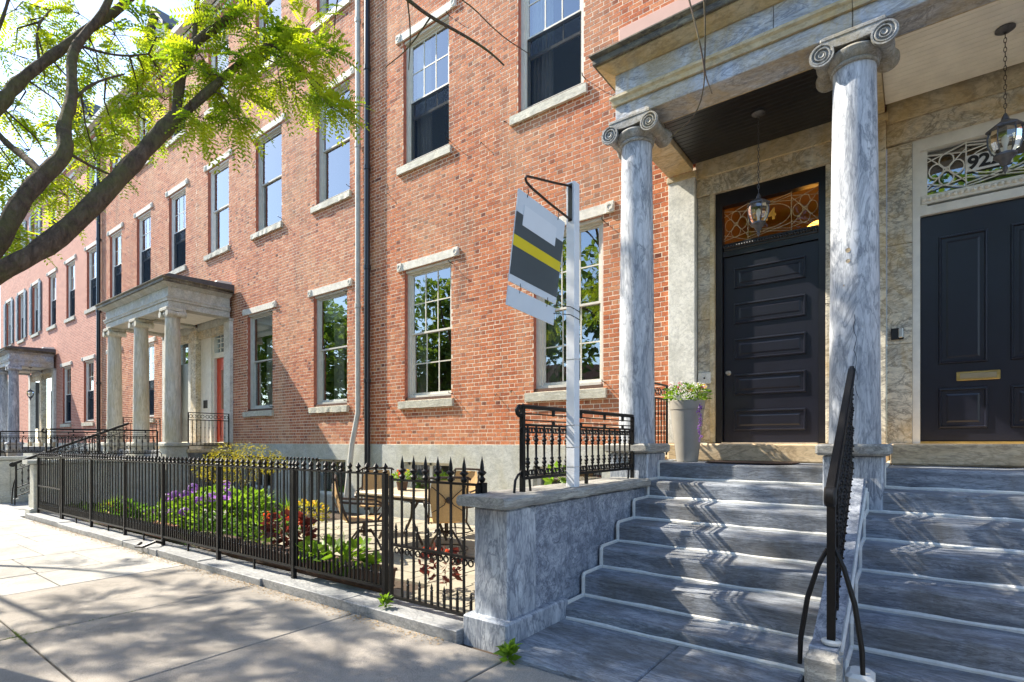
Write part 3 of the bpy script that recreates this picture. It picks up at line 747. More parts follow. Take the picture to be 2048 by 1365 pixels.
    # antae against the wall
    for i in (-1, 0, 1):
        x = cx+i*sp
        MB().bbox(x-.19, x+.19, D-.10, D+.12, 1.53, zb, .006).build('anta', M['anta'] if i else M['surround'], p)
        MB().bbox(x-.21, x+.21, D-.115, D+.05, zb-.09, zb-.002, .008).build('anta_cap', sm, p)
        MB().bbox(x-.22, x+.22, D-.13, D+.1, 1.30, 1.53, .008).build('anta_base', M['thresh'], p)
    # rear wall beam and inner cornice
    for (a, b) in ((cx-sp+.192, cx-.192), (cx+.192, cx+sp-.192)):
        MB().bbox(a, b, D-.06, D+.1, zb-.12, zb+.15, .006).build('rear_beam', sm, p)
        MB().bbox(a, b, D-.03, D+.1, zb-.36, zb-.121, .005).build('lintel_stone', M['surround'], p)
    return p
P1 = portico(-.47, 6.03, 2.2, 5.35, 0, True, 'near porch of blue-grey veined marble columns with scrolled capitals', M['column'], M['entab'], M['cornice'], M['soffit'])
P2 = portico(-18.35, 6.12, 2.22, 5.15, -.17, False, 'cream marble porch with three plain columns before the red door', M['columnL'], M['entabL'], M['cornice'], M['entabL'])
P3 = portico(-36.2, 6.12, 2.22, 5.15, -.4, False, 'far small-looking marble porch at the left edge of the row', M['column'], M['entab'], M['cornice'], M['entab'])

# ------------------------------------------------------------------ doors (parts of the houses)
def text_part(body, size, x, y, z, mat, par, name, extr=.004):
    cu = bpy.data.curves.new(name, 'FONT'); cu.body = body; cu.size = size; cu.extrude = extr; cu.align_x = 'LEFT'; cu.offset = size*.035
    t = bpy.data.objects.new('tmp_text', cu); COL.objects.link(t)
    bpy.context.view_layer.update()
    me = bpy.data.meshes.new_from_object(t.evaluated_get(bpy.context.evaluated_depsgraph_get()))
    bpy.data.objects.remove(t); bpy.data.curves.remove(cu)
    for v in me.vertices: v.co = Vector((v.co.x, -v.co.z, v.co.y))
    me.materials.clear(); me.materials.append(mat); me.name = name
    return place(name, me, par, (x, y, z))
def fret(par, x0, x1, z0, z1, y, mat, r=.009):
    """radial iron tracery: two bars, quatrefoil loops at the ends, oval in the middle"""
    def bar(p): MB().tube([(a, y, b) for a, b in p], r, 5).build('tracery_bar', mat, par)
    W, H = x1-x0, z1-z0; a, b = x0+W*.27, x1-W*.27; zc = (z0+z1)/2
    for xx in (a, b): bar([(xx,z0),(xx,z1)])
    for (p, q) in ((x0, a), (b, x1)):
        bar([(p,z0+H*.14),(q,z1-H*.14)]); bar([(p,z1-H*.14),(q,z0+H*.14)])
        bar([(p,z1-H*.1),(q,z1-H*.22)]); bar([(p,z0+H*.1),(q,z0+H*.22)]); bar([(p,z1-H*.25),(q,z1-H*.02)]); bar([(p,z0+H*.25),(q,z0+H*.02)])
        xm = (p+q)/2
        for k in range(4):
            an = k*math.pi/2; ox, oz = math.cos(an)*W*.062, math.sin(an)*H*.17
            bar([(xm+ox*1.15+math.cos(t/12*6.283)*W*.052, zc+oz*1.15+math.sin(t/12*6.283)*H*.16) for t in range(13)])
    xm = (a+b)/2
    bar([(xm+math.cos(t/24*6.283)*(b-a)*.49, zc+math.sin(t/24*6.283)*H*.30) for t in range(25)])
    for s in (1, -1):
        bar([(a,zc+s*H*.42),(xm,zc+s*H*.31),(b,zc+s*H*.42)]); bar([(a,zc+s*H*.28),(b,zc+s*H*.48)]); bar([(a,zc+s*H*.48),(b,zc+s*H*.28)])
def panel(par, x0, x1, z0, z1, y, mat):
    m = MB(); w_ = .022
    o = [(x0,z0),(x1,z0),(x1,z1),(x0,z1)]
    def ring(i, yy): return [(x0+i,yy,z0+i),(x1-i,yy,z0+i),(x1-i,yy,z1-i),(x0+i,yy,z1-i)]
    rs = [ring(0,y), ring(.006,y-.016), ring(.02,y-.018), ring(.032,y+.006), ring(.05,y+.008), ring(.085,y-.004)]
    for a, b in zip(rs, rs[1:]):
        for k in range(4):
            j = (k+1) % 4; m.quad(a[k], a[j], b[j], b[k])
    m.quad(*rs[-1]); m.build('door_panel', mat, par)
def egg_dart(par, x0, x1, z, y, mat, n):
    b = MB().bbox(x0, x1, y-.035, y+.05, z-.05, z+.05, .008).build('transom_rail', mat, par)
    for i in range(n):
        x = x0+(i+.5)*(x1-x0)/n; m = MB(); m.lathe(x, z, [(.0,y-.062),(.014,y-.056),(.024,y-.042),(.028,y-.03)], 10, 'y', False); m.build('egg_moulding', mat, b)
YD = D+.10
# door 924
d = MB().bbox(-2.14, -.985, YD, YD+.05, 1.545, 4.10, .004).build('front_door', M['navy'], h1, label='navy front door with five wide raised panels')
for k in range(5):
    z0 = 1.70+k*.487; panel(d, -2.005, -1.125, z0, z0+.285, YD-.002, M['navy'])
m = MB(); m.lathe(-2.075, 2.50, [(.0,YD-.065),(.022,YD-.065),(.030,YD-.05),(.024,YD-.035),(.012,YD-.028),(.012,YD-.01),(.034,YD-.008),(.034,YD)], 18, 'y', False); m.build('door_knob', M['steel'], d, True)
fr = MB(); fr.box(-2.24,-2.145,YD-.06,YD+.06,1.53,4.99); fr.box(-.98,-.90,YD-.06,YD+.06,1.53,4.99); fr.box(-2.145,-.98,YD-.06,YD+.06,4.80,4.99); fr.box(-2.145,-.98,YD-.03,YD+.06,4.105,4.18)
fr = fr.build('door_frame', M['black'], h1)
egg_dart(fr, -2.14, -.985, 4.235, YD, M['black'], 34)
m = MB(); m.quad((-2.145,YD+.03,4.29),(-.98,YD+.03,4.29),(-.98,YD+.03,4.80),(-2.145,YD+.03,4.80)); m.build('transom_pane', M['transom'], fr)
fret(fr, -2.14, -.985, 4.29, 4.80, YD+.015, M['soffit'], .0042)
text_part('924', .20, -1.78, YD+.012, 4.50, M['gold'], fr, 'house_number', .003)
hall = plain('hall_wall_tan', (.42,.28,.12), .9, .2, 2)
m = MB(); a, b, y0, y1 = -2.4, -.7, YD+.1, YD+2.6
m.quad((a,y1,1.5),(b,y1,1.5),(b,y1,5.4),(a,y1,5.4)); m.quad((a,y0,1.5),(a,y1,1.5),(a,y1,5.4),(a,y0,5.4)); m.quad((b,y0,1.5),(b,y0,5.4),(b,y1,5.4),(b,y1,1.5)); m.quad((a,y0,5.4),(a,y1,5.4),(b,y1,5.4),(b,y0,5.4)); m.quad((a,y0,1.5),(b,y0,1.5),(b,y1,1.5),(a,y1,1.5))
m.build('hall_wall', hall, fr)
MB().lathe(-1.05, YD+.9, [(.0,4.64),(.16,4.62),(.25,4.54),(.27,4.48),(.0,4.46)], 20).build('hall_lamp', M['lampglow'], fr, True)
for (xa, xb, z0, z1) in ((-2.47,-2.242,1.53,4.985), (-.898,-.665,1.53,4.985)):
    n = 2 if xa < -2 else 2
    for k in range(n):
        za, zb_ = z0+(z1-z0)*k/n+.002, z0+(z1-z0)*(k+1)/n-.002
        MB().bbox(xa, xb, D+.0, D+.2, za, zb_, .006).build('door_jamb_stone', M['surround'], h1)
MB().bbox(-2.3, -2.236, D-.02, D+.1, 1.531, 5.0, .01).build('jamb_moulding', M['soffit'], h1)
MB().bbox(-2.46, -2.28, D-.022, D-.002, 2.36, 2.52, .006).build('doorbell_plate', M['anta'], h1); MB().lathe(-2.37, 2.44, [(0,D-.03),(.012,D-.03),(.014,D-.022)], 10, 'y', False).build('bell_push', M['iron'], h1)
kp = MB().bbox(-.82, -.70, D-.035, D-.002, 2.72, 3.05, .006).build('intercom', M['steel'], h1)
for k in range(7): MB().box(-.81, -.71, D-.038, D-.034, 2.75+k*.038, 2.77+k*.038).build('intercom_button', M['iron'], kp)
th = MB().bbox(-2.62, -.71, 6.87, D+.12, 1.307, 1.527, .02).build('threshold', M['thresh'], h1)
MB().box(-2.14, -.985, D-.02, D+.1, 1.528, 1.543).build('door_sill', M['steel'], h1)
# neighbouring navy door
d = MB().bbox(.04, 1.35, YD, YD+.05, 1.56, 4.12, .004).build('front_door', M['navy'], h0, label='dark navy door with tall panels and a brass letter slot')
for (a, b) in ((.20,.62),(.80,1.20)):
    panel(d, a, b, 2.42, 3.86, YD-.002, M['navy']); panel(d, a, b, 1.70, 2.15, YD-.002, M['navy'])
ls = MB().bbox(.355, .72, YD-.018, YD+.01, 2.225, 2.325, .006).build('letter_slot', M['brass'], d)
MB().bbox(.385, .69, YD-.024, YD-.017, 2.245, 2.305, .004).build('slot_flap', plain('dull_brass', (.30,.25,.15), .5, .1, 8, metal=.5), d)
MB().box(.03, 1.36, YD-.03, YD+.05, 1.529, 1.553).build('brass_sill', M['brass'], h0)
fr = MB(); fr.box(-.035,.035,YD-.07,YD+.06,1.53,5.0); fr.box(1.355,1.42,YD-.07,YD+.06,1.53,5.0); fr.box(.035,1.355,YD-.07,YD+.06,4.86,5.0); fr.box(.035,1.355,YD-.05,YD+.06,4.125,4.22); fr.box(.035,.1,YD-.03,YD+.06,4.22,4.86)
fr = fr.build('door_frame', M['whitep'], h0)
egg_dart(fr, .04, 1.35, 4.30, YD-.01, M['whitep'], 24)
m = MB(); m.quad((.1,YD+.03,4.36),(1.35,YD+.03,4.36),(1.35,YD+.03,4.86),(.1,YD+.03,4.86)); m.build('transom_pane', M['glass'], fr)
fret(fr, .10, 1.35, 4.36, 4.86, YD+.0, M['whitep'], .0075)
MB().bbox(.43, .82, YD-.005, YD+.012, 4.52, 4.70, .004).build('number_plate', M['numw'], fr); text_part('922', .19, .45, YD-.009, 4.55, M['numk'], fr, 'house_number', .003)
m = MB(); a, b, y0, y1 = -.1, 1.6, YD+.1, YD+1.2
m.quad((a,y1,1.5),(b,y1,1.5),(b,y1,5.4),(a,y1,5.4)); m.quad((a,y0,1.5),(a,y1,1.5),(a,y1,5.4),(a,y0,5.4)); m.quad((a,y0,5.4),(a,y1,5.4),(b,y1,5.4),(b,y0,5.4)); m.quad((b,y0,1.5),(b,y0,5.4),(b,y1,5.4),(b,y1,1.5))
m.build('hall_wall', plain('hall_wall_brown', (.10,.05,.03), .9, .3, 3), fr)
for k in range(3):
    za, zb_ = 1.53+k*1.15, 1.53+(k+1)*1.15-.004
    MB().bbox(-.275, -.038, D, D+.2, za, zb_, .006).build('door_jamb_stone', M['surround'], h0)
MB().bbox(-.235, -.115, D-.03, D+.0, 2.73, 2.86, .004).build('doorbell_plate', M['numk'], h0); MB().bbox(-.165, -.12, D-.05, D-.029, 2.745, 2.855, .006).build('doorbell_camera', M['steel'], h0)
MB().bbox(-.22, 1.55, 6.87, D+.12, 1.307, 1.527, .02).build('threshold', M['thresh'], h0)
# red door and its dark neighbour under the left porch
d = MB().bbox(-17.35, -16.42, D+.18, D+.23, 1.54, 4.12, .004).build('front_door', M['red'], h2, label='red-orange front door with a tall narrow light')
MB().box(-17.05, -16.72, D+.172, D+.182, 2.55, 3.75).build('door_light', M['glass'], d); panel(d, -17.15, -16.62, 1.72, 2.35, D+.178, M['red'])
MB().tube([(-16.5,D+.18,2.5),(-16.5,D+.1,2.5),(-16.54,D+.1,2.42)], .02, 6).build('door_handle', M['brass'], d)
fr = MB(); fr.box(-17.45,-17.355,D+.1,D+.26,1.53,5.0); fr.box(-16.415,-16.32,D+.1,D+.26,1.53,5.0); fr.box(-17.355,-16.415,D+.1,D+.26,4.13,4.28); fr.box(-17.355,-16.415,D+.1,D+.26,4.9,5.0)
fr.box(-18.16,-17.452,D+.05,D+.26,1.53,5.0)
fr = fr.build('door_frame', M['whitep'], h2)
MB().box(-17.355,-16.415,D+.2,D+.21,4.28,4.9).build('transom_pane', M['glass'], fr)
for k in range(1, 4): MB().box(-17.355+k*.235-.014,-17.355+k*.235+.014,D+.17,D+.2,4.28,4.9).build('transom_bar', M['whitep'], fr); MB().box(-17.355,-16.415,D+.172,D+.198,4.28+k*.155-.012,4.28+k*.155+.012).build('transom_bar', M['whitep'], fr)
MB().box(-17.95,-17.7,D+.035,D+.05,2.6,2.85).build('notice_frame', M['iron'], fr)
d = MB().bbox(-20.25, -19.2, D+.15, D+.2, 1.54, 4.15, .004).build('front_door', M['black'], h3, label='dark front door deep under the cream porch')
MB().box(-20.3,-18.42,D+.2,D+.24,4.15,5.0).build('transom_pane', M['glass'], d); MB().box(-19.2,-18.6,D+.1,D+.25,1.53,5.0).build('door_jamb', M['anta'], h3)
for hh, x in ((h2,-17.2),(h3,-19.5)): MB().bbox(x-1.0, x+1.0, 6.95, D+.1, 1.307, 1.527, .02).build('threshold', M['thresh'], hh)
d = MB().bbox(-35.5, -34.5, D+.15, D+.2, 1.54, 4.15, .004).build('front_door', M['navy'], h4); MB().box(-35.3,-34.7,D+.14,D+.151,2.4,3.9).build('door_panel', M['navy'], d)
d = MB().bbox(-37.9, -36.9, D+.15, D+.2, 1.54, 4.15, .004).build('front_door', M['navy'], h5); MB().box(-37.7,-37.1,D+.14,D+.151,2.4,3.9).build('door_panel', M['navy'], d)

# ------------------------------------------------------------------ stoops
YS = [3.98,4.32,4.67,5.03,5.42,5.80,6.11]; ZS = [.14,.335,.53,.72,.915,1.11,1.305]
def stoop(cx, sp, zg, label, near):
    s = thing('stoop', label, 'steps', (cx, 4.5, zg), 'stone entrance steps')
    k0 = zg
    zs = [k0+(1.305-k0)*(z/1.305) for z in ZS]
    hw = sp+.235
    wi = hw-.455     # clear half width to the cheek walls
    sm = M['step'] if near else M['kerb']
    for side in (-1, 1):
        a, b = (cx-wi+.03, cx-.042) if side < 0 else (cx+.125, cx+wi-.03)
        for i in range(7):
            y0 = YS[i]; y1 = (YS[i+1] if i < 6 else D)+.02; zt = zs[i]; zb = (zs[i-1] if i else k0)-.05
            if i == 6:
                a2, b2 = (cx-wi+.03, cx-.24) if side < 0 else (cx+.24, cx+wi-.03)
            else: a2, b2 = a, b
            # slightly worn, chamfered step block in segments
            m = MB(); n = 10 if near else 2; c = .012
            rows = []
            for q in range(n+1):
                x = a2+(b2-a2)*q/n; w_ = R.uniform(-.004,.004)-(.008*math.sin(math.pi*q/n) if near else 0); f_ = R.uniform(-.004,.004)
                rows.append([(x,y0+f_,zb),(x,y0+f_,zt-c*1.6+w_),(x,y0+f_+c*.5,zt-c*.4+w_),(x,y0+f_+c*1.6,zt+w_),(x,y1,zt+.004),(x,y1,zb)])
            for q in range(n):
                for e_ in range(6):
                    g_ = (e_+1) % 6; m.quad(rows[q][e_], rows[q+1][e_], rows[q+1][g_], rows[q][g_])
            m.quad(*rows[0][::-1]); m.quad(*rows[-1])
            st = m.build('step', sm, s)
            if near:
                j = MB()   # pale mortar fillet at the back of the tread and up the cheek side
                q_ = [(a2+(b2-a2)*u/12, y1-.018+R.uniform(-.004,.004), zt+.006) for u in range(13)]
                if i < 6: j.tube(q_, [.024+R.uniform(-.005,.005) for _ in q_], 6)
                xx = a2-.012 if side < 0 else a2-.012
                j.tube([(xx,y0-.004,zb+.05),(xx,y0-.006,zt-.02),(xx,y0+.012,zt+.008),(xx,y1-.02,zt+.012)], .019, 6)
                j.build('mortar_joint', M['caulk'], st)
    # cheek walls with pedestals and caps
    for side in (-1, 1):
        xo, xi = cx+side*(hw-.105), cx+side*(hw-.445); a, b = min(xo,xi), max(xo,xi)
        if near and side < 0:
            MB().bbox(a, b, 3.22, 3.60, k0-.1, 1.03, .012).build('pedestal', M['cheek'], s)
            MB().bbox(a+.03, b-.012, 3.603, 5.79, k0-.1, 1.03, .006).build('cheek_wall', M['cheekside'], s)
            m = MB(); m.bbox(a-.05, b+.05, 3.14, 4.02, k0-.2, k0+.20, .014)
            m.build('pedestal_base', M['cheek'], s)
        else:
            MB().bbox(a, b, 3.22, 3.60, k0-.1, 1.03, .012).build('pedestal', M['cheek'] if near else M['base'], s)
            MB().bbox(a+.03, b-.03, 3.602, 5.79, k0-.1, 1.03, .006).build('cheek_wall', M['cheekside'] if near else M['base'], s)
            MB().bbox(a-.05, b+.05, 3.14, 4.02, k0-.2, k0+.20, .014).build('pedestal_base', M['cheek'] if near else M['base'], s)
        cp = MB(); n = 22; rows = []
        for q in range(n+1):
            y = 3.10+(5.79-3.10)*q/n; jt = .008 if near else .003; A_, B_ = a-.07+R.uniform(-jt,jt), b+.06+R.uniform(-jt,jt)
            zt = 1.135+R.uniform(-.003,.003); zb = 1.04+(R.uniform(0,.012) if near else 0)
            rows.append([(A_,y,zb+.02),(A_+.02,y,zb),(B_-.02,y,zb),(B_,y,zb+.02),(B_+R.uniform(-jt,jt),y,zt-.02),(B_-.02,y,zt),(A_+.02,y,zt),(A_,y,zt-.02)])
        for q in range(n):
            for e_ in range(8):
                g_ = (e_+1) % 8; cp.quad(rows[q][e_], rows[q+1][e_], rows[q+1][g_], rows[q][g_])
        cp.quad(*rows[0]); cp.quad(*rows[-1][::-1]); cp.build('cheek_cap', M['cap'] if near else M['base'], s)
    # middle stringer between the two flights
    st = MB(); dz = .075; poly = [(3.60,k0-.1),(3.60,zs[0]+.20)]
    poly += [(3.75,zs[0]+.20),(YS[5]-.02,zs[5]+dz+.03),(YS[5]-.02,k0-.1)]
    st.prism(poly, 'x', cx-.04, cx+.105); st.build('stringer', M['cheekside'] if near else M['base'], s)
    if near:
        MB().bbox(cx-.045, cx+.135, 3.46, 3.61, -.1, .335, .02).build('stringer_block', M['cap'], s)
        fl = MB(); fl.tube([(cx+.112,3.7,.30),(cx+.112,4.2,.47),(cx+.112,5.0,.86),(cx+.112,5.7,1.13)], .016, 6); fl.build('mortar_joint', M['caulk'], s)
        MB().bbox(cx+.14, cx+.28, 3.62, 3.80, .10, .22, .02).build('brace_footing', M['caulk'], s)
        # blue slab platform at the foot
        for (a, b) in ((cx-wi+.03, cx-.95), (cx-.946, cx-.12), (cx-.10, cx+1.2), (cx+1.204, cx+2.2)):
            MB().bbox(a, b, 3.04, 4.03, -.06, .035+R.uniform(-.002,.002), .012).build('foot_slab', M['step'], s)
        j = MB(); q_ = [(cx-wi+.05+(2*wi-.1)*u/30, 3.965+R.uniform(-.004,.004), .04) for u in range(31)]; j.tube(q_, [.02+R.uniform(-.005,.005) for _ in q_], 6); j.build('mortar_joint', M['caulk'], s)
    if not near:
        for k in range(4):
            MB().bbox(cx-wi+.03+k*(2*wi-.06)/4+.004, cx-wi+.03+(k+1)*(2*wi-.06)/4-.004, 3.04, 4.03, k0-.2, k0+.012, .01).build('foot_slab', M['kerb'], s)
    return s
stoop(-.47, 2.2, 0, 'near blue-grey marble steps in two flights with pale mortar joints', True)
stoop(-18.35, 2.22, -.17, 'pale stone steps below the cream porch with the red door', False)
stoop(-36.2, 2.22, -.38, 'far stone steps below the porch at the left edge', False)

# ------------------------------------------------------------------ iron railings
def scroll_ring(mb, x, y, z, r, axis='x', t=.0075):
    pts = []
    for i in range(11):
        a = i/10*2*math.pi
        pts.append((x, y+r*math.cos(a), z+r*math.sin(a)) if axis == 'x' else (x+r*math.cos(a), y, z+r*math.sin(a)))
    mb.tube(pts, t, 4, False)
def baluster_mesh(h):
    m = MB(); prof = [(.010,0)]
    for c in (.27*h, .73*h): prof += [(.010,c-.045),(.018,c-.035),(.018,c-.028),(.012,c-.022),(.024,c),(.012,c+.022),(.018,c+.028),(.018,c+.035),(.010,c+.045)]
    prof += [(.010,h)]
    m.lathe(0, 0, prof, 8); return m.mesh('baluster', M['iron'], (0,0,0), True)
def cheek_railing(x, y0, y1, z0, label, nb=17):
    r = thing('iron_railing', label, 'railing', (x, (y0+y1)/2, z0), 'railings on cheek walls')
    H = .70
    for y in (y0, y1):
        MB().box(x-.018, x+.018, y-.018, y+.018, z0, z0+H).build('post', M['iron'], r)
        for s in (-1, 1):
            MB().tube([(x,y+s*.012,z0+.16),(x,y+s*.06,z0+.145),(x,y+s*.10,z0+.10),(x,y+s*.115,z0)], .011, 6).build('foot_brace', M['iron'], r, True)
    m = MB(); m.tube([(x,y1,z0+H+.008),(x,y0-.0,z0+H+.008)], .020, 8); m.build('top_rail', M['iron'], r)
    m = MB(); m.tube([(x, y0-.035+.04*math.cos(a), z0+H-.032+.04*math.sin(a)) for a in [1.57+i*.55 for i in range(10)]], .018, 8); m.build('rail_curl', M['iron'], r, True)
    for zz in (z0+H-.05, z0+H-.105):
        MB().tube([(x,y0,zz),(x,y1,zz)], .0065, 5).build('thin_rail', M['iron'], r)
    for y in (y0+(y1-y0)*.22, y0+(y1-y0)*.45, y0+(y1-y0)*.68, y0+(y1-y0)*.88):
        MB().bbox(x-.012, x+.012, y-.014, y+.014, z0+H-.06, z0+H, .004).build('rail_knob', M['iron'], r); MB().bbox(x-.012, x+.012, y-.014, y+.014, z0+H-.15, z0+H-.10, .004).build('rail_knob', M['iron'], r)
    MB().box(x-.016, x+.016, y0, y1, z0+H-.155, z0+H-.135).build('mid_rail', M['iron'], r)
    MB().box(x-.016, x+.016, y0, y1, z0+.10, z0+.125).build('bottom_rail', M['iron'], r)
    MB().box(x-.014, x+.014, (y0+y1)/2-.014, (y0+y1)/2+.014, z0, z0+.10).build('mid_foot', M['iron'], r)
    bh = H-.155-.125; bm = baluster_mesh(bh)
    for i in range(nb):
        y = y0+(y1-y0)*(i+.6)/(nb+.2); place('baluster', bm, r, (x, y, z0+.125))
        for zz in (z0+.155, z0+H-.188):
            sm = MB()
            scroll_ring(sm, x, y-(y1-y0)/(nb*2)-.022, zz, .022); scroll_ring(sm, x, y-(y1-y0)/(nb*2)+.022, zz, .022)
            sm.tube([(x,y-(y1-y0)/(nb*2),zz-.026),(x,y-(y1-y0)/(nb*2),zz+.026)], .011, 5)
            sm.build('scroll', M['iron'], r, True)
    return r
cheek_railing(-2.60, 3.60, 5.75, 1.135, 'ornate black iron railing on the near cheek wall beside the white sign post')
cheek_railing(-16.05, 3.45, 5.72, 1.135, 'ornate iron railing on the right cheek wall of the cream porch')
cheek_railing(-20.75, 3.45, 5.72, 1.135, 'ornate iron railing on the left cheek wall of the cream porch')
def stair_railing(x, y0, z0, y1, z1, zt0, label, wall=True):
    r = thing('stair_railing', label, 'railing', (x, y0, z0), 'sloping stair railings')
    sl = (z1-zt0)/(y1-y0)
    zt = lambda y: zt0+sl*(y-y0)
    MB().box(x-.022, x+.022, y0-.022, y0+.022, z0, zt0+.0).build('post', M['iron'], r)
    y2 = y0+.28
    MB().box(x-.02, x+.02, y2-.02, y2+.02, z0+.12, zt(y2)).build('post', M['iron'], r)
    MB().lathe(x, y0, [(.05,z0-.012),(.055,z0+.004),(.04,z0+.014)], 12).build('post_base', M['caulk'], r)
    tr = MB(); tr.prism([(y0-.05,zt(y0-.05)),(y1,zt(y1)),(y1,zt(y1)+.05),(y0-.05,zt(y0-.05)+.05)], 'x', x-.028, x+.028); tr.prism([(y0-.05,zt(y0-.05)+.052),(y1,zt(y1)+.052),(y1,zt(y1)+.07),(y0-.05,zt(y0-.05)+.07)], 'x', x-.018, x+.018); tr.build('top_rail', M['iron'], r)
    m = MB(); m.lathe(y0-.07, zt(y0)-.01, [(.0,x-.03),(.05,x-.03),(.062,x-.02),(.062,x+.02),(.05,x+.03),(0,x+.03)], 16, 'x', False); m.build('rail_curl', M['iron'], r, True)
    for off in (.16, .62, .84):
        b = MB(); b.prism([(y0,zt(y0)-off),(y1,zt(y1)-off),(y1,zt(y1)-off+.022),(y0,zt(y0)-off+.022)], 'x', x-.014, x+.014); b.build('sloping_bar', M['iron'], r)
    n = 20; bm = baluster_mesh(.44)
    for i in range(n):
        y = y0+.06+(y1-y0-.1)*(i+.5)/n
        place('baluster', bm, r, (x, y, zt(y)-.60))
        for dz_ in (.075, .72):
            sm = MB(); scroll_ring(sm, x, y, zt(y)-dz_, .042, 'x', .009); sm.build('scroll', M['iron'], r, True)
        sd = MB()
        for s in (-1, 1):
            for dz in (.07,.16,.30,.46,.62,.72,.82): sd.lathe(y, zt(y)-dz, [(.009,x+s*.010),(.009,x+s*.018),(.006,x+s*.023),(0,x+s*.025)], 5, 'x', False)
        sd.build('stud', M['iron'], r, kind='stuff')
    for s in (-1, 1):
        a = x+s*.02
        pts = [(a,y0,z0+.55),(a+s*.045,y0-.02,z0+.45),(a+s*.10,y0-.04,z0+.25),(a+s*.135,y0-.05,z0+.0),(a+s*.14,y0-.05,z0-.15)]
        MB().tube(pts, [.012,.014,.015,.015,.013], 7).build('curved_brace', M['iron'], r, True)
    return r
SR = stair_railing(-.405, 3.70, .36, 5.78, 2.17, 1.24, 'black studded iron stair railing rising between the two near flights')
SR.rotation_euler = (0,0,.031)
stair_railing(-18.35, 3.35, .1, 5.80, 2.05, .98, 'scrolled iron stair railing rising between the flights of the cream porch')
def landing_railing(x, label, y0=6.42, y1=7.5):
    r = thing('landing_railing', label, 'railing', (x, y0, 1.42), 'landing railings')
    for y in (y0, y1): MB().box(x-.014, x+.014, y-.014, y+.014, 1.36, 2.36).build('post', M['iron'], r)
    for z in (1.44, 2.14, 2.34): MB().box(x-.013, x+.013, y0, y1, z, z+.022).build('rail', M['iron'], r)
    m = MB(); m.lathe(0, 0, [(.009,0),(.009,.2),(.016,.22),(.009,.24),(.009,.46),(.016,.48),(.009,.50),(.009,.68)], 7); bm = m.mesh('baluster', M['iron'], (0,0,0), True)
    for i in range(9): place('baluster', bm, r, (x, y0+(y1-y0)*(i+1)/10, 1.46))
    for i in range(5):
        for dy_ in (-.045, .045):
            sm = MB(); scroll_ring(sm, x, y0+(y1-y0)*(i+.5)/5+dy_, 2.25, .045, 'x', .008); sm.build('scroll', M['iron'], r, True)
    MB().bbox(x-.14, x+.12, y0-.05, D-.14, 1.25, 1.345, .01).build('ledge', M['thresh'], r)
landing_railing(-2.86, 'iron landing railing between the near column and the wall behind the planter')
landing_railing(-15.9, 'iron landing railing beside the red door under the cream porch')
landing_railing(-20.8, 'iron landing railing at the left end of the cream porch')


# ------------------------------------------------------------------ garden ground, kerb stones
pt = MB()
for i, (a, b) in enumerate(((-16.0,-2.82),)):
    pt.quad((a,3.44,gz(a)+.015),(b,3.44,gz(b)+.015),(b,D,gz(b)+.015),(a,D,gz(a)+.015))
pat = struct(pt, 'patio', M['soil'])
kx = [-2.84,-4.3,-5.75,-7.3,-8.6,-9.9,-11.6,-13.4,-15.98]
for i in range(len(kx)-1):
    sloped(kx[i+1]+.006, kx[i]-.006, 3.06+R.uniform(-.015,.015), 3.44, .085+R.uniform(-.008,.008), -.08).build('kerb_stone', M['kerb'], pat)
y = 3.46; row = 0
while y < 7.5:
    dy = .29; x = -2.86 - (.2 if row % 2 else 0)
    while x > -9.6:
        w_ = R.choice((.44,.44,.30)); 
        if x-w_ > -9.75 and not (y < 3.9 and x < -4.0):
            mb = sloped(x-w_+.006, x-.006, y+.006, y+dy-.006, .045+R.uniform(-.003,.004), .0); mb.build('paver', M['paver'], pat)
        x -= w_
    y += dy; row += 1

# ------------------------------------------------------------------ front fence and gates
FY = 3.27
ft = lambda x: 1.245+.003*(x+2.8)
fb = lambda x: .205+.0125*(x+2.8)
def finial_mesh(h, spear):
    m = MB()
    if spear: m.lathe(0, 0, [(.010,0),(.024,.01),(.030,.03),(.016,.045),(.014,.055),(.036,.075),(.036,.085),(.016,.10),(.018,.115),(.014,.15),(.010,.17),(.0,h)], 8, cap=False)
    else: m.lathe(0, 0, [(.010,0),(.022,.006),(.026,.018),(.013,.030),(.011,.038),(.024,.052),(.028,.062),(.016,.078),(.008,.09),(.0,h)], 8, cap=False)
    return m.mesh('finial', M['iron'], (0,0,0), True)
FIN, SPR = finial_mesh(.10, False), finial_mesh(.22, True)
BAR = MB().box(-.0085,.0085,-.0085,.0085,0,1).mesh('picket', M['iron'])
m = MB(); m.box(-.009,.009,-.009,.009,0,.12); m.lathe(0,0,[(.009,.12),(.018,.13),(.009,.142),(.014,.152),(0,.20)],6,cap=False); DOG = m.mesh('dog_bar', M['iron'])
def bars(par, x0, x1, step, fin, top, bot, dogs=True, y=FY):
    n = int(abs(x1-x0)/step)
    for i in range(1, n):
        x = x0+(x1-x0)*i/n; zb, zt = bot(x), top(x)
        o = place('picket', BAR, par, (x, y, zb)); o.scale = (1,1,zt-zb); o.rotation_euler = (R.uniform(-.004,.004), R.uniform(-.004,.004), 0)
        place('finial', fin, par, (x, y, zt+.012))
        if dogs: place('dog_bar', DOG, par, (x+(x1-x0)/n/2, y, zb+.01))
def rail(par, x0, x1, fz, h, w_, nm, y=FY):
    m = MB(); m.prism([(x0,fz(x0)),(x1,fz(x1)),(x1,fz(x1)+h),(x0,fz(x0)+h)], 'y', y-w_, y+w_); return m.build(nm, M['iron'], par)
def fpost(par, x, top, r=.022, y=FY, extra=0, bot=None):
    z0 = gz(x)+.08 if bot is None else bot
    o = MB().box(x-r, x+r, y-r, y+r, z0, top).build('post', M['iron'], par); place('finial', FIN if not extra else SPR, par, (x, y, top)); return o
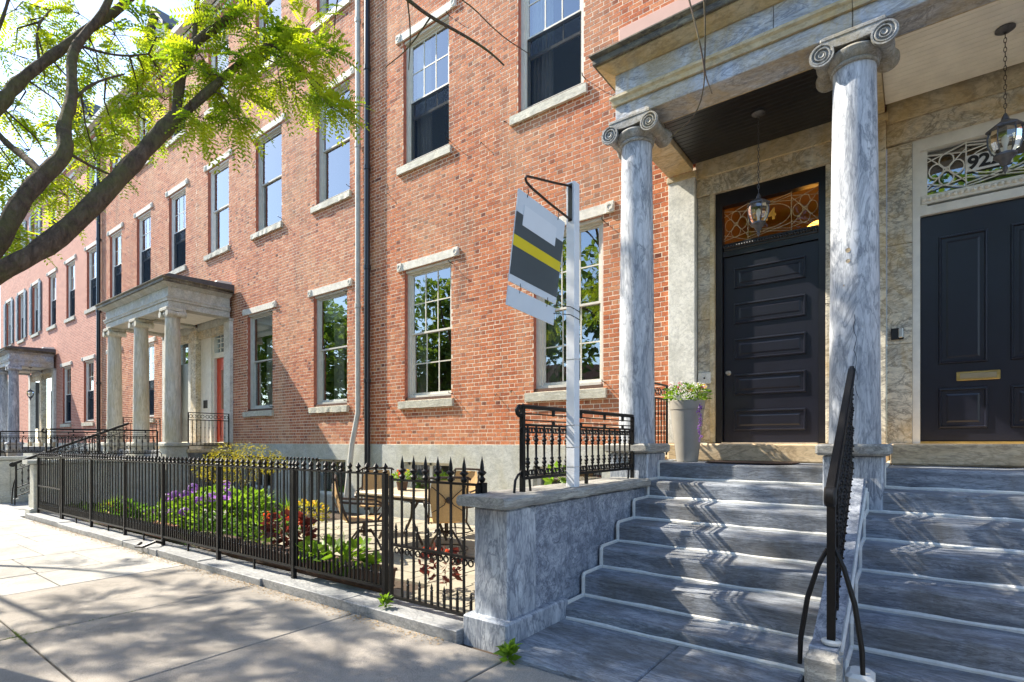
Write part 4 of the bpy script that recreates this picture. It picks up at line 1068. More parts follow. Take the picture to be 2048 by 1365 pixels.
fence = thing('iron_fence', 'long black iron picket fence with knobbed finials along the garden kerb', 'fence', (-9, FY, 0))
rail(fence, -14.0, -3.93, ft, .018, .016, 'top_rail'); rail(fence, -14.0, -3.93, fb, .026, .016, 'bottom_rail')
bars(fence, -14.0, -3.93, .131, FIN, ft, fb)
for x in (-14.0,-12.2,-10.5,-8.95,-7.2,-5.45,-3.93): fpost(fence, x, ft(x)+.015)
for x in (-13.1,-11.3,-9.7,-8.1,-6.3):
    MB().box(x-.010,x+.010,FY-.010,FY+.010,gz(x)+.06,fb(x)).build('rail_foot', M['iron'], fence)
# scroll stay at one post
m = MB(); m.tube([(-8.95,FY-.02,gz(-8.95)+.12),(-8.9,FY-.12,gz(-9)+.16),(-8.95,FY-.26,gz(-9)+.10),(-9.1,FY-.30,gz(-9)+.09),(-9.2,FY-.2,gz(-9)+.12)], .02, 6); m.build('scroll_stay', M['iron'], fence, True)
gate = thing('iron_gate', 'black iron garden gate with tall spear finials beside the near stone pedestal', 'gate', (-3.35, FY, 0))
gtop = lambda x: 1.20; gbot = lambda x: .13
for x in (-3.90+.055, -2.80):
    MB().box(x-.016, x+.016, FY-.016, FY+.016, .10, 1.24 if x < -3 else 1.20).build('gate_stile', M['iron'], gate)
for z, h in ((1.195,.02),(.60,.022),(.125,.026)): MB().box(-3.845, -2.80, FY-.013, FY+.013, z, z+h).build('gate_rail', M['iron'], gate)
bars(gate, -3.845, -2.80, .138, SPR, gtop, gbot)
for i in range(7): place('dog_bar', DOG, gate, (-3.78+.138*i, FY, .62))
for i in range(7):
    sm = MB(); scroll_ring(sm, -3.80+.138*i+.03, FY, .565, .026, 'y', .007); scroll_ring(sm, -3.80+.138*i+.095, FY, .565, .026, 'y', .007); sm.build('gate_scroll', M['iron'], gate, True)
MB().box(-2.80-.03, -2.80+.03, FY+.02, FY+.08, .1, 1.22).build('gate_post', M['iron'], gate); place('finial', SPR, gate, (-2.80, FY+.05, 1.22))
gate2 = thing('iron_gate', 'narrow iron gate with mid rail at the far left end of the fence', 'gate', (-14.9, FY, -.1))
for x in (-15.85, -14.1): MB().box(x-.02, x+.02, FY-.02, FY+.02, gz(x)+.06, 1.26).build('gate_stile', M['iron'], gate2)
for z, h in ((1.20,.02),(.55,.03),(.03,.03)): MB().box(-15.85, -14.1, FY-.013, FY+.013, z, z+h).build('gate_rail', M['iron'], gate2)
bars(gate2, -15.85, -14.1, .135, FIN, lambda x: 1.21, lambda x: .03)
# areaway fence by the basement wall
af = thing('iron_fence', 'thin iron areaway fence with round knobs before the basement windows', 'fence', (-12, 6.45, 0))
KNB = MB().lathe(0,0,[(.008,0),(.022,.015),(.026,.03),(.020,.045),(0,.056)],8,cap=False).mesh('knob', M['iron'], (0,0,0), True)
rail(af, -14.9, -9.9, lambda x: 1.16, .014, .012, 'top_rail', 6.45); rail(af, -14.9, -9.9, lambda x: .12, .02, .012, 'bottom_rail', 6.45)
n = 36
for i in range(n+1):
    x = -14.9+5*i/n; o = place('picket', BAR, af, (x, 6.45, .0)); o.scale = (.9,.9,1.17); place('knob', KNB, af, (x, 6.45, 1.17))

# ------------------------------------------------------------------ plants
def leaf(mb, p, d, L, W, nrm=None):
    d = d.normalized(); s = d.cross(nrm or Vector((R.uniform(-1,1),R.uniform(-1,1),R.uniform(.2,1))))
    if s.length < 1e-4: s = Vector((1,0,0))
    s.normalize(); dr = Vector((0,0,-L*.12))
    mb.quad(p, p+d*L*.5+s*W*.5, p+d*L+dr, p+d*L*.5-s*W*.5)
def clump(mb, c, rad, n, L, W, up=.4):
    for _ in range(n):
        v = Vector((R.gauss(0,1),R.gauss(0,1),R.gauss(0,1))).normalized(); k = R.uniform(.35,1)**.5
        p = Vector(c)+Vector((v.x*rad[0],v.y*rad[1],v.z*rad[2]))*k
        dd = Vector((v.x,v.y,v.z*.5+up))+Vector((R.uniform(-.6,.6),R.uniform(-.6,.6),R.uniform(-.6,.6)))
        q = R.uniform(.7,1.25); leaf(mb, p, dd, L*q, W*q)
def strap(mb, base, h, n, w_, spread):
    for _ in range(n):
        a = R.uniform(0,6.28); sp_ = R.uniform(.1,1)*spread; b = Vector(base)+Vector((R.uniform(-.05,.05),R.uniform(-.05,.05),0)); hh = h*R.uniform(.7,1.1)
        pts = [b+Vector((math.cos(a)*sp_*u*u, math.sin(a)*sp_*u*u, hh*(u-.25*u*u*sp_/spread))) for u in (0,.35,.7,1)]
        s = Vector((-math.sin(a),math.cos(a),0))*w_
        for i in range(3):
            k0, k1 = (1,.9,.6,.05)[i], (1,.9,.6,.05)[i+1]; mb.quad(pts[i]-s*k0, pts[i]+s*k0, pts[i+1]+s*k1, pts[i+1]-s*k1)
def flowerball(par, c, r, mat, n=26, nm='flower_head'):
    m = MB()
    for _ in range(n):
        v = Vector((R.gauss(0,1),R.gauss(0,1),R.gauss(0,1))).normalized(); p = Vector(c)+v*r; t = v.orthogonal().normalized(); b = v.cross(t); s = r*.45
        a = R.uniform(0,3); t2 = t*math.cos(a)+b*math.sin(a); b2 = v.cross(t2)
        m.quad(p-t2*s, p-b2*s, p+t2*s, p+b2*s)
    return m.build(nm, mat, par)
def plant(nm, label, cat, c, fn, group=None):
    t = thing(nm, label, cat, c, group); fn(t); return t
zg = gz
def f_hyd(t):
    m = MB()
    for (x, y, z, rx, rz) in ((-10.9,4.35,.30,.55,.28),(-10.0,4.25,.36,.6,.34),(-9.2,4.2,.34,.5,.32),(-10.4,4.7,.42,.6,.34),(-9.5,4.75,.40,.55,.32)):
        clump(m, (x,y,z+zg(x)+.05), (rx,.42,rz), 620, .11, .08)
    m.build('foliage', M['leafhyd'], t)
    for (x, y, z) in ((-9.75,3.9,.66),(-9.35,3.85,.80),(-9.1,3.85,.62),(-10.3,3.95,.62),(-8.7,3.85,.70),(-9.55,3.8,.40),(-10.75,4.0,.55),(-8.35,3.9,.74),(-9.0,4.2,.84)): flowerball(t, (x,y,z), .075, M['purple'])
plant('hydrangea', 'bright green hydrangea bushes with purple flower heads behind the iron fence', 'shrub', (-10,4.3,-.05), f_hyd)
def f_maple(t):
    tr = MB(); tr.tube([(-12.1,6.0,-.1),(-12.05,6.0,.45),(-12.2,6.0,.9),(-12.4,6.0,1.2)], [.035,.03,.022,.01], 7); tr.tube([(-12.05,6.0,.45),(-11.8,6.0,.85),(-11.5,6.0,1.2)], [.025,.02,.01], 6); tr.build('stem', M['bark'], t)
    m = MB()
    for (x, y, z, rx, rz) in ((-12.9,6.0,1.15,.7,.22),(-12.2,5.9,1.32,.8,.24),(-11.3,5.9,1.25,.75,.24),(-12.5,5.7,.85,.6,.25),(-11.6,5.7,.9,.55,.28),(-10.8,5.9,1.1,.45,.2),(-13.4,5.9,.95,.4,.25)):
        clump(m, (x,y,z), (rx,.4,rz), 430, .06, .018, -.2)
    m.build('crown', M['leafmaple'], t)
plant('maple_shrub', 'lacy yellow-green maple shrub in front of the grey basement wall', 'shrub', (-12.1,6.0,-.1), f_maple)
def f_strap(c, h, n, w_, sp_, mat):
    def f(t): m = MB(); strap(m, c, h, n, w_, sp_); m.build('leaves', M[mat], t)
    return f
plant('iris_plant', 'clump of upright green sword leaves in the middle of the garden', 'plant', (-10.0,5.3,0), f_strap((-10.0,5.3,.1), .62, 60, .018, .45, 'leafhyd'))
plant('iris_plant', 'smaller sword-leaved clump right of the taller one', 'plant', (-9.2,5.4,0), f_strap((-9.2,5.4,.1), .5, 46, .018, .45, 'leafhyd'))
plant('grass_plant', 'spiky yellow-green grass near the far gate', 'plant', (-12.6,3.8,-.1), f_strap((-12.6,3.75,-.05), .65, 50, .010, .35, 'leafhyd'))
def f_low(c, rad, n, L, W, mat, fl=None, k=0, fr=.03):
    def f(t):
        m = MB(); clump(m, c, rad, n, L, W, .5); m.build('foliage', M[mat], t)
        for _ in range(k):
            a = R.uniform(0,6.28); q = R.uniform(.3,1); flowerball(t, (c[0]+math.cos(a)*rad[0]*q, c[1]+math.sin(a)*rad[1]*q-.02, c[2]+rad[2]*R.uniform(.5,1.05)), fr, M[fl], 14)
    return f
def trough(c, L, mat, label, h=.16):
    z = zg(c[0])+.10
    t = thing('plant_trough', label, 'planter', (c[0],c[1],z))
    m = MB(); m.prism([(c[1]-.09,z),(c[1]+.09,z),(c[1]+.115,z+h),(c[1]-.115,z+h)], 'x', c[0]-L/2, c[0]+L/2); m.build('box', mat, t)
    MB().bbox(c[0]-L/2-.015, c[0]+L/2+.015, c[1]-.13, c[1]+.13, z+h, z+h+.03, .006).build('rim', mat, t)
TR = [(-12.3,.9,'terra','terracotta plant trough at the left end under the fence'),(-11.2,.9,'wood','grey-brown trough next to the terracotta one under the fence'),(-9.9,.9,'terra','second terracotta trough under the middle of the fence'),(-7.9,1.0,'wood','dark plant trough under the fence below the purple flowers'),(-6.4,1.1,'wood','brown plant trough under the red leaves by the fence'),(-4.9,1.3,'wood','dark plant trough nearest the garden gate')]
for x, L, mt, lb in TR: trough((x,3.56), L, M[mt], lb)
plant('bedding_plant', 'low yellow-flowered plant in the left terracotta trough', 'plant', (-12.3,3.6,.1), f_low((-12.3,3.56,.26), (.5,.14,.13), 260, .09, .035, 'leafhyd', 'yellowfl', 8))
plant('bedding_plant', 'broad-leaved green plant over the grey-brown trough', 'plant', (-11.2,3.6,.1), f_low((-11.2,3.56,.28), (.5,.16,.14), 200, .16, .08, 'leafdark', 'redfl', 3, .04))
plant('bedding_plant', 'pale green plant with yellow and violet flowers in the second terracotta trough', 'plant', (-9.9,3.6,.1), f_low((-9.9,3.56,.30), (.5,.14,.14), 260, .07, .035, 'leafhyd', 'purple', 5))
plant('bedding_plant', 'fine leafy green plant along the middle fence trough', 'plant', (-7.9,3.6,.1), f_low((-7.9,3.56,.38), (.55,.16,.16), 380, .06, .03, 'leafdark', 'whitefl', 5))
plant('coleus_plant', 'burgundy-leaved plant with scarlet blooms by the fence', 'plant', (-6.3,3.65,.1), f_low((-6.2,3.65,.46), (.42,.18,.20), 160, .14, .08, 'leafburg', 'redfl', 5, .055))
plant('bedding_plant', 'light green leafy plant left of the burgundy leaves', 'plant', (-6.9,3.6,.1), f_low((-6.85,3.62,.38), (.35,.16,.16), 220, .08, .04, 'leafhyd'))
plant('sweet_potato_vine', 'large lime heart-shaped leaves spilling through the fence near the gate', 'plant', (-4.95,3.5,.1), f_low((-4.95,3.50,.34), (.55,.20,.13), 120, .15, .11, 'leafhyd'))
plant('heuchera_plant', 'small burgundy plant seen through the garden gate', 'plant', (-3.9,3.9,.05), f_low((-3.85,3.9,.30), (.22,.18,.18), 110, .09, .07, 'leafburg', 'redfl', 3, .035))
plant('potted_plant', 'cream and green trailing plant before the patio', 'plant', (-8.2,5.2,.05), f_low((-8.1,5.1,.36), (.4,.3,.2), 260, .08, .04, 'leafmaple', 'yellowfl', 6))
plant('ivy_plant', 'bright green leaves poking up behind the near cheek wall', 'plant', (-2.95,5.0,.9), f_low((-2.98,4.75,1.18), (.10,.16,.09), 36, .10, .08, 'leafhyd'))
def weed(c, s, label, mat='leafhyd'):
    def f(t):
        m = MB()
        for _ in range(34):
            a = R.uniform(0,6.28); el = R.uniform(.1,1.2); leaf(m, Vector(c)+Vector((0,0,R.uniform(0,s*.7))), Vector((math.cos(a)*math.cos(el),math.sin(a)*math.cos(el),math.sin(el))), s*R.uniform(.6,1.1), s*.32)
        m.build('leaves', M[mat], t)
    plant('weed', label, 'weed', c, f)
weed((-2.30,3.02,-.01), .14, 'green weed at the corner of the near foot slab')
weed((-3.78,3.14,.085), .10, 'small green weed at the foot of the garden gate')

m = MB()
for _ in range(2600):
    x = R.uniform(-15.6,-8.3); y = R.uniform(3.5,5.9); z = zg(x)+.03; a = R.uniform(0,6.28); el = R.uniform(.3,1.3); h_ = R.uniform(.05,.16)*(1+.8*math.sin(x*1.7+y*2.3))
    leaf(m, Vector((x,y,z+h_*.4)), Vector((math.cos(a)*math.cos(el),math.sin(a)*math.cos(el),math.sin(el))), h_, h_*.45)
o = m.build('ground_cover', M['leafdark']); o['kind'] = 'stuff'; o['label'] = 'low green ground cover over the garden bed behind the fence'; o['category'] = 'ground cover'
# ------------------------------------------------------------------ patio furniture
def chair(x, y, rz, label, z0=.05):
    c = thing('patio_chair', label, 'chair', (0,0,0), 'patio chairs')
    def P(px, py, pz): return (px, py, pz)
    def tb(nm, pts, r, mat='bronze'): return MB().tube(pts, r, 6).build(nm, M[mat], c, True)
    b = MB(); n = 8
    for i in range(n):
        u0, u1 = i/n, (i+1)/n; f = lambda u: (.24+.12*u+.03*math.sin(u*3), .44+.56*u)
        (y0, z0_), (y1, z1_) = f(u0), f(u1); W = lambda u: .195+.045*math.sin(min(1,u*1.4)*1.57)-.03*max(0,u-.8)*5
        for q in range(6):
            a0, a1 = -1+q/3, -1+(q+1)/3; bw = lambda a: .05*(1-a*a)
            for t_, fl_ in ((0,False),(.006,True)):
                p4 = [(a0*W(u0),y0+bw(a0)+t_,z0_),(a1*W(u0),y0+bw(a1)+t_,z0_),(a1*W(u1),y1+bw(a1)+t_,z1_),(a0*W(u1),y1+bw(a0)+t_,z1_)]
                b.quad(*(p4[::-1] if fl_ else p4))
    b.build('backrest', M['sling'], c, True)
    MB().bbox(-.235,.235,-.24,.26,.42,.445,.01).build('seat', M['sling'], c)
    for s in (-1, 1):
        tb('back_frame', [(s*.25,-.25,.43),(s*.25,.22,.42),(s*.25,.28,.55),(s*.25,.36,.85),(s*.25,.39,1.02)], .015)
        tb('armrest', [(s*.25,.34,.70),(s*.29,.1,.68),(s*.30,-.16,.66),(s*.29,-.25,.61),(s*.27,-.23,.56),(s*.26,-.15,.45)], .017)
        for a in (.35, -.35):
            pass
    tb('top_bar', [(-.29,.40,1.0),(-.25,.39,1.03),(0,.385,1.035),(.25,.39,1.03),(.29,.40,1.0)], .017)
    for s in (-1, 1):
        tb('back_ornament', [(s*.22,.42,.92),(s*.08,.425,.80),(s*.03,.415,.74),(s*.06,.405,.68),(s*.21,.36,.58)], .007)
    m = MB(); m.lathe(0, .74, [(0,.40),(.035,.405),(.045,.415),(.035,.43),(0,.435)], 8, 'y', False); m.build('back_medallion', M['bronze'], c, True)
    tb('swivel_post', [(0,0,.42),(0,0,.20)], .03)
    for k in range(4):
        a = k*math.pi/2+.78; ca, sa = math.cos(a), math.sin(a)
        tb('base_leg', [(0,0,.26),(ca*.12,sa*.12,.27),(ca*.22,sa*.22,.16),(ca*.30,sa*.30,.03),(ca*.33,sa*.33,.012)], .016)
    q = []
    for k in range(17): q.append((math.cos(k/16*6.283)*.30, math.sin(k/16*6.283)*.30, .035))
    tb('base_ring', q, .010)
    c.location = (x, y, z0); c.rotation_euler = (0,0,rz); return c
chair(-6.10, 4.72, 2.55, 'tan sling patio chair nearest the fence, left of the garden gate')
chair(-5.15, 5.35, -2.3, 'tan sling patio chair with its back to the near steps, behind the gate')
chair(-7.35, 5.9, .8, 'tan sling patio chair on the far left side of the table')
chair(-6.1, 6.5, .1, 'tan sling patio chair between the table and the basement wall')
t = thing('patio_table', 'rectangular tan stone-topped patio table with bronze scrolled legs', 'table', (-6.15,5.65,.05))
MB().bbox(-6.95,-5.35,5.2,6.1,.74,.785,.012).build('table_top', M['tabletop'], t)
MB().bbox(-6.93,-5.37,5.22,6.08,.70,.738,.006).build('table_frame', M['bronze'], t)
for sx in (-6.55,-5.75):
    for sy in (5.4,5.9):
        MB().tube([(sx,sy,.70),(sx+(.12 if sx<-6.1 else -.12),sy,.55),(sx+(.1 if sx<-6.1 else -.1),sy,.35),(sx,sy,.18),(sx-(.08 if sx<-6.1 else -.08),sy,.06)], .022, 7).build('leg', M['bronze'], t, True)
fl = thing('flower_pot', 'small pot of red and yellow flowers on the patio table', 'flower pot', (-6.5,5.75,.785))
MB().lathe(-6.5,5.75,[(.07,.786),(.09,.90),(.095,.92),(.08,.92)],16).build('pot', M['wood'], fl, True)
m = MB(); clump(m, (-6.5,5.75,.99), (.14,.14,.08), 90, .07, .04); m.build('leaves', M['leafhyd'], fl)
for k in range(5): flowerball(fl, (-6.5+R.uniform(-.1,.1),5.75+R.uniform(-.1,.1),1.06+R.uniform(-.03,.04)), .04, M['redfl' if k % 2 else 'yellowfl'], 16)

# ------------------------------------------------------------------ sign on the cheek wall
sx, sy = -2.52, 4.28
sg = thing('hanging_sign', 'white post on the near cheek wall with a slate and yellow hanging sign', 'sign', (sx, sy, 1.135))
MB().bbox(sx-.045, sx+.045, sy-.045, sy+.045, 1.136, 3.92, .004).build('post', M['signw'], sg)
MB().box(sx-.02, sx+.02, sy-.053, sy-.046, 3.56, 3.90).build('bracket_plate', M['pipeb'], sg)
MB().tube([(sx,sy-.05,3.575),(sx,sy-.4,3.60),(sx,sy-.66,3.63),(sx,sy-.735,3.65),(sx,sy-.75,3.675),(sx,sy-.73,3.70),(sx,sy-.6,3.735),(sx,sy-.3,3.81),(sx,sy-.05,3.88)], .011, 6).build('bracket_arm', M['bronze'], sg, True)
ya, yb, zt, hgt = 3.43, 4.13, 3.555, .72
def sp_(s, t, off=0):   # board swings a little: top at sx+, bottom towards -x
    return (sx+.008-.085*t+off, ya+(yb-ya)*s-.02*t, zt-.045*s-hgt*t)
def board(nm, s0, s1, t0, t1, off, th, mat):
    m = MB(); a = [sp_(s0,t0,off),sp_(s1,t0,off),sp_(s1,t1,off),sp_(s0,t1,off)]; b = [(p[0]-th,p[1],p[2]) for p in a]
    m.quad(*a); m.quad(*b[::-1])
    for k in range(4): j = (k+1) % 4; m.quad(a[k], b[k], b[j], a[j])
    return m.build(nm, mat, sg)
board('sign_board', 0, 1, 0, 1, 0, .010, M['signl']); board('slate_band', .0, 1, .24, .485, .002, .0016, M['signg']); board('yellow_band', 0, 1, .487, .605, .002, .0016, M['signy']); board('slate_band', 0, 1, .607, .92, .002, .0016, M['signg'])
board('blank_panel', .13, .82, .13, .35, .0045, .002, plain('blank_panel_white', (.70,.75,.80), .4, .03, 3, bmp=0)); board('rider_board', 0, 1, 1.05, 1.26, 0, .008, M['signl'])
for s in (.17, .83): MB().tube([sp_(s,-.06),sp_(s,-.02,.006),sp_(s,.03)], .004, 5).build('hook', M['iron'], sg)
for s in (.22, .8): MB().tube([sp_(s,.97),sp_(s,1.02,.006),sp_(s,1.08)], .003, 5).build('hook', M['iron'], sg)
for tt in (1.02, 1.12): MB().tube([sp_(.97,tt),(sx+.02,sy-.08,zt-.05-hgt*tt+.0),(sx+.048,sy-.03,zt-.07-hgt*tt),(sx+.048,sy+.05,zt-.08-hgt*tt)], .004, 5).build('tie_wire', M['iron'], sg)
for zz in (1.32, 1.50, 1.70, 2.30): MB().box(sx-.047, sx+.047, sy-.047, sy+.047, zz, zz+.004).build('tie_band', M['steel'], sg)

# ------------------------------------------------------------------ lanterns, planter, mat
def lantern(x, y, ztop, zc, sc_, label, rusty=False):
    l = thing('hanging_lantern', label, 'lantern', (x, y, zc-.5*sc_), 'porch lanterns')
    ch = MB() if False else None
    n = max(3, int((ztop-zc)/.045)); 
    for k in range(n):
        z = zc+.03+(ztop-zc-.03)*(k+.5)/n; m = MB(); q = []
        for i in range(9):
            a = i/8*6.283; u = math.cos(a)*.011; q.append((x+(u if k % 2 else 0), y+(0 if k % 2 else u), z+math.sin(a)*.027))
        m.tube(q, .0035, 4, False); m.build('chain_link', M['bronze'] if rusty else M['pewter'], l)
    MB().lathe(x, y, [(.075,ztop),(.075,ztop-.012),(.05,ztop-.03),(.015,ztop-.04)], 20).build('canopy', M['pewter'], l, True)
    s = sc_; z = zc
    MB().lathe(x, y, [(.012*s,z+.03*s),(.02*s,z+.01*s),(.03*s,z-.01*s),(.04*s,z-.05*s),(.10*s,z-.085*s),(.165*s,z-.13*s),(.17*s,z-.15*s),(.14*s,z-.155*s)], 6).build('cap', M['pewter'], l)
    MB().lathe(x, y, [(.135*s,z-.156*s),(.15*s,z-.22*s),(.145*s,z-.30*s),(.12*s,z-.38*s),(.085*s,z-.43*s)], 12, cap=False).build('glass', M['lampglass'], l)
    for k in range(6):
        a = k*math.pi/3; pts = [(x+r_*s*math.cos(a), y+r_*s*math.sin(a), z-h_*s) for r_, h_ in ((.138,.15),(.153,.22),(.148,.30),(.123,.38),(.088,.43))]
        MB().tube(pts, .006*s, 5).build('rib', M['pewter'], l)
    MB().lathe(x, y, [(.10*s,z-.425*s),(.105*s,z-.45*s),(.06*s,z-.49*s),(.045*s,z-.53*s),(.018*s,z-.56*s),(.028*s,z-.585*s),(.012*s,z-.62*s),(0,z-.65*s)], 12).build('base', M['pewter'], l, True)
    MB().lathe(x, y, [(.0,z-.2*s),(.03*s,z-.23*s),(.035*s,z-.28*s),(.018*s,z-.34*s),(.018*s,z-.42*s)], 10).build('bulb', M['numw'], l, True)
lantern(-1.485, 6.80, 5.42, 4.45, .76, 'small round lantern on a chain before the 924 transom')
lantern(.665, 6.80, 5.42, 4.60, .84, 'larger lantern on a rusty chain before the white fretwork transom', True)
lantern(-18.0, 6.9, 5.22, 4.15, .9, 'dark lantern hanging between the columns of the cream porch')
lantern(-34.9, 6.9, 5.22, 4.15, .9, 'tiny dark lantern in the far left porch')
pl = thing('door_planter', 'tall tapered taupe planter with mixed flowers beside the 924 door', 'planter', (-2.26,6.60,1.305))
MB().lathe(-2.26,6.60,[(.125,1.306),(.13,1.33),(.175,1.72),(.198,1.94),(.205,1.945),(.215,2.05),(.205,2.055),(.195,2.03),(.0,2.02)],32).build('pot', M['planter'], pl, True)
m = MB(); clump(m, (-2.26,6.58,2.13), (.27,.24,.12), 620, .05, .026); m.build('foliage', M['leafhyd'], pl)
for k in range(40):
    a = R.uniform(0,6.28); q = R.uniform(.2,1); flowerball(pl, (-2.26+math.cos(a)*.24*q, 6.56+math.sin(a)*.2*q, 2.18+R.uniform(0,.09)), .026, M[('whitefl','whitefl','whitefl','whitefl','whitefl','pinkfl','yellowfl')[k % 7]], 14)
for k in range(16): flowerball(pl, (-2.05+R.uniform(-.02,.02), 6.42+R.uniform(-.02,.02), 1.98-k*.028), .026-.0008*k, M['purple'], 12, 'trailing_bloom')
mt = MB().bbox(-1.95,-1.05,6.30,6.80,1.308,1.322,.004); solo(mt, 'door_mat', M['wood'], 'thin brown mat on the landing before the 924 door', 'door mat')
MB().tube([(-.28,7.4,4.05),(-.26,7.38,4.10),(-.22,7.38,4.09),(-.22,7.38,4.03),(-.26,7.39,4.02),(-.29,7.38,4.06)], .006, 5)

# ------------------------------------------------------------------ trees
def frond(mb, p, d, L, pairs=9):
    d = d.normalized(); up = Vector((0,0,1)); s = d.cross(up)
    if s.length < .1: s = Vector((1,0,0))
    s.normalize(); nrm = s.cross(d); tilt = R.uniform(-.7,.7); s = (s*math.cos(tilt)+nrm*math.sin(tilt)).normalized()
    ll = L*.24; w_ = ll*.40
    for i in range(pairs):
        u = (i+1)/pairs; q = p+d*L*u+Vector((0,0,-L*.35*u*u)); k = ll*(1-.45*abs(u-.45))
        for sg_ in (-1, 1):
            dd = (s*sg_+d*.45+Vector((0,0,R.uniform(-.35,.05)))).normalized(); e_ = dd*k; f_ = d*w_*.5
            mb.quad(q, q+e_*.5+f_, q+e_, q+e_*.5-f_)
def rdir(): return Vector((R.gauss(0,1),R.gauss(0,1),R.gauss(0,.6)-.25))
def spray(mb, tw, c, r, n, L, src):
    c = Vector(c); best = min(src, key=lambda q: (Vector(q)-c).length)
    b = Vector(best); mid = (b+c)/2+Vector((R.uniform(-.08,.08),R.uniform(-.08,.08),.06))
    tw.tube([b, mid, c], [.010,.007,.004], 5)
    for k in range(max(2, n//7)):
        v = rdir().normalized(); e_ = c+v*r*R.uniform(.6,1.0); tw.tube([c, (c+e_)/2+Vector((0,0,.02)), e_], [.004,.003,.002], 4)
        for j in range(7):
            u = R.uniform(.15,1); q = c.lerp(e_, u); frond(mb, q, v+rdir()*.6, L*R.uniform(.7,1.15))
T1 = thing('locust_tree', 'honey locust with mossy bare-barked limbs and feathery lime leaves over the left pavement', 'tree', (-6.25,.35,gz(-6.25)), 'street trees')
A = [(-5.31,.88,2.78),(-5.41,1.19,3.09),(-5.46,1.52,3.58),(-5.47,1.89,4.20),(-5.46,2.09,4.54)]
A1 = [(-5.46,2.09,4.50),(-5.51,2.17,5.05),(-5.48,2.26,5.34),(-5.38,2.46,5.58),(-5.30,2.71,5.95),(-5.2,2.97,6.38),(-5.0,3.3,7.4)]
A1b = [(-5.48,2.26,5.32),(-5.66,2.37,5.91),(-5.86,2.48,6.48),(-6.2,2.7,7.8)]
A2 = [(-5.46,2.09,4.50),(-5.32,2.38,4.93),(-5.25,2.68,5.36),(-5.16,3.0,5.69),(-5.11,3.16,5.87)]
B = [(-5.95,.55,2.2),(-5.52,.92,3.07),(-5.60,1.05,3.44),(-5.64,1.20,3.71),(-5.68,1.36,3.97),(-5.84,1.36,4.24),(-6.02,1.48,4.61),(-6.29,1.53,5.09),(-6.43,1.60,5.35),(-6.49,1.87,5.89),(-6.65,2.0,6.47),(-7,2.2,7.8)]
B2 = [(-5.64,1.20,3.71),(-5.98,1.13,3.95),(-6.23,1.07,4.11),(-6.51,.99,4.37),(-7.2,.8,5.0)]
C_ = [(-6.0,.5,2.3),(-6.3,.7,3.5),(-6.47,.89,4.22),(-6.54,1.09,4.55),(-6.63,1.20,4.83),(-6.64,1.38,5.12),(-6.70,1.59,5.45),(-6.77,1.79,5.78),(-6.80,2.02,6.10),(-6.83,2.24,6.48),(-6.9,2.8,7.6)]
UP = [(-6.1,.45,2.4),(-6.5,.2,4.0),(-7.2,-.3,5.6),(-8.4,-.8,6.8)]; UP2 = [(-6.5,.2,4.0),(-8.0,.4,5.6),(-9.8,.5,6.6)]; UP3 = [(-6.3,.3,3.2),(-5.2,-.6,5.0),(-4.2,-1.2,6.2)]
HI = [(-6.65,2.0,6.47),(-7.6,2.6,7.8),(-9.0,3.0,8.8)]
OVER = [(-5.0,3.3,7.4),(-4.95,3.7,7.3),(-4.85,3.85,6.95),(-4.74,3.94,6.71),(-4.58,4.13,6.53),(-4.41,4.32,6.37),(-4.14,4.65,6.22),(-3.96,4.84,6.08),(-3.86,4.98,5.96)]
tr = MB()
def sm_(p, it=2):
    p = [Vector(q) for q in p]
    for _ in range(it):
        q = [p[0]]
        for a, b in zip(p, p[1:]): q += [a*.75+b*.25, a*.25+b*.75]
        q.append(p[-1]); p = q
    return p
LIMB = []
def limb(pts, r0, r1, n=14, it=2):
    r0 *= .48; r1 *= .55; q = sm_(pts, it); k = len(q); rr = [(r0+(r1-r0)*i/(k-1))*R.uniform(.88,1.12) for i in range(k)]
    tr.tube(q, rr, n); LIMB.extend(tuple(v) for v in q)
tr.lathe(-6.25, .35, [(.30,gz(-6.25)-.1),(.24,.15),(.20,.6),(.19,1.5),(.20,2.3)], 16)
limb([(-6.25,.35,2.2),(-5.9,.55,2.5)]+A, .155, .115); limb(A1, .092, .05); limb(A1b, .05, .025, 8); limb(A2, .088, .038); limb(B, .15, .045); limb(B2, .07, .03); limb(C_, .125, .06); limb(UP, .12, .04); limb(UP2, .08, .03); limb(UP3, .09, .03); limb(HI, .05, .025)
limb([(-6.02,1.48,4.61),(-6.12,1.66,4.9),(-6.1,1.9,5.1)], .035, .012, 8); limb([(-5.68,1.36,3.97),(-5.78,1.6,3.95),(-5.9,1.85,4.0)], .03, .010, 8); limb([(-6.43,1.6,5.35),(-6.3,1.9,5.35),(-6.25,2.15,5.5)], .03, .012, 8)
limb([(-6.54,1.09,4.55),(-6.7,1.05,5.1),(-6.85,1.2,5.7),(-6.9,1.3,6.4)], .04, .02, 8)
limb([(-6.64,1.38,5.12),(-6.9,1.4,5.6),(-7.3,1.6,6.1)], .03, .012, 8)
q_ = MB()
tr.build('trunk', M['bark'], T1, True)
bt = MB(); bt.tube(sm_(OVER), [.035-.03*i/40 for i in range(len(sm_(OVER)))], 7)
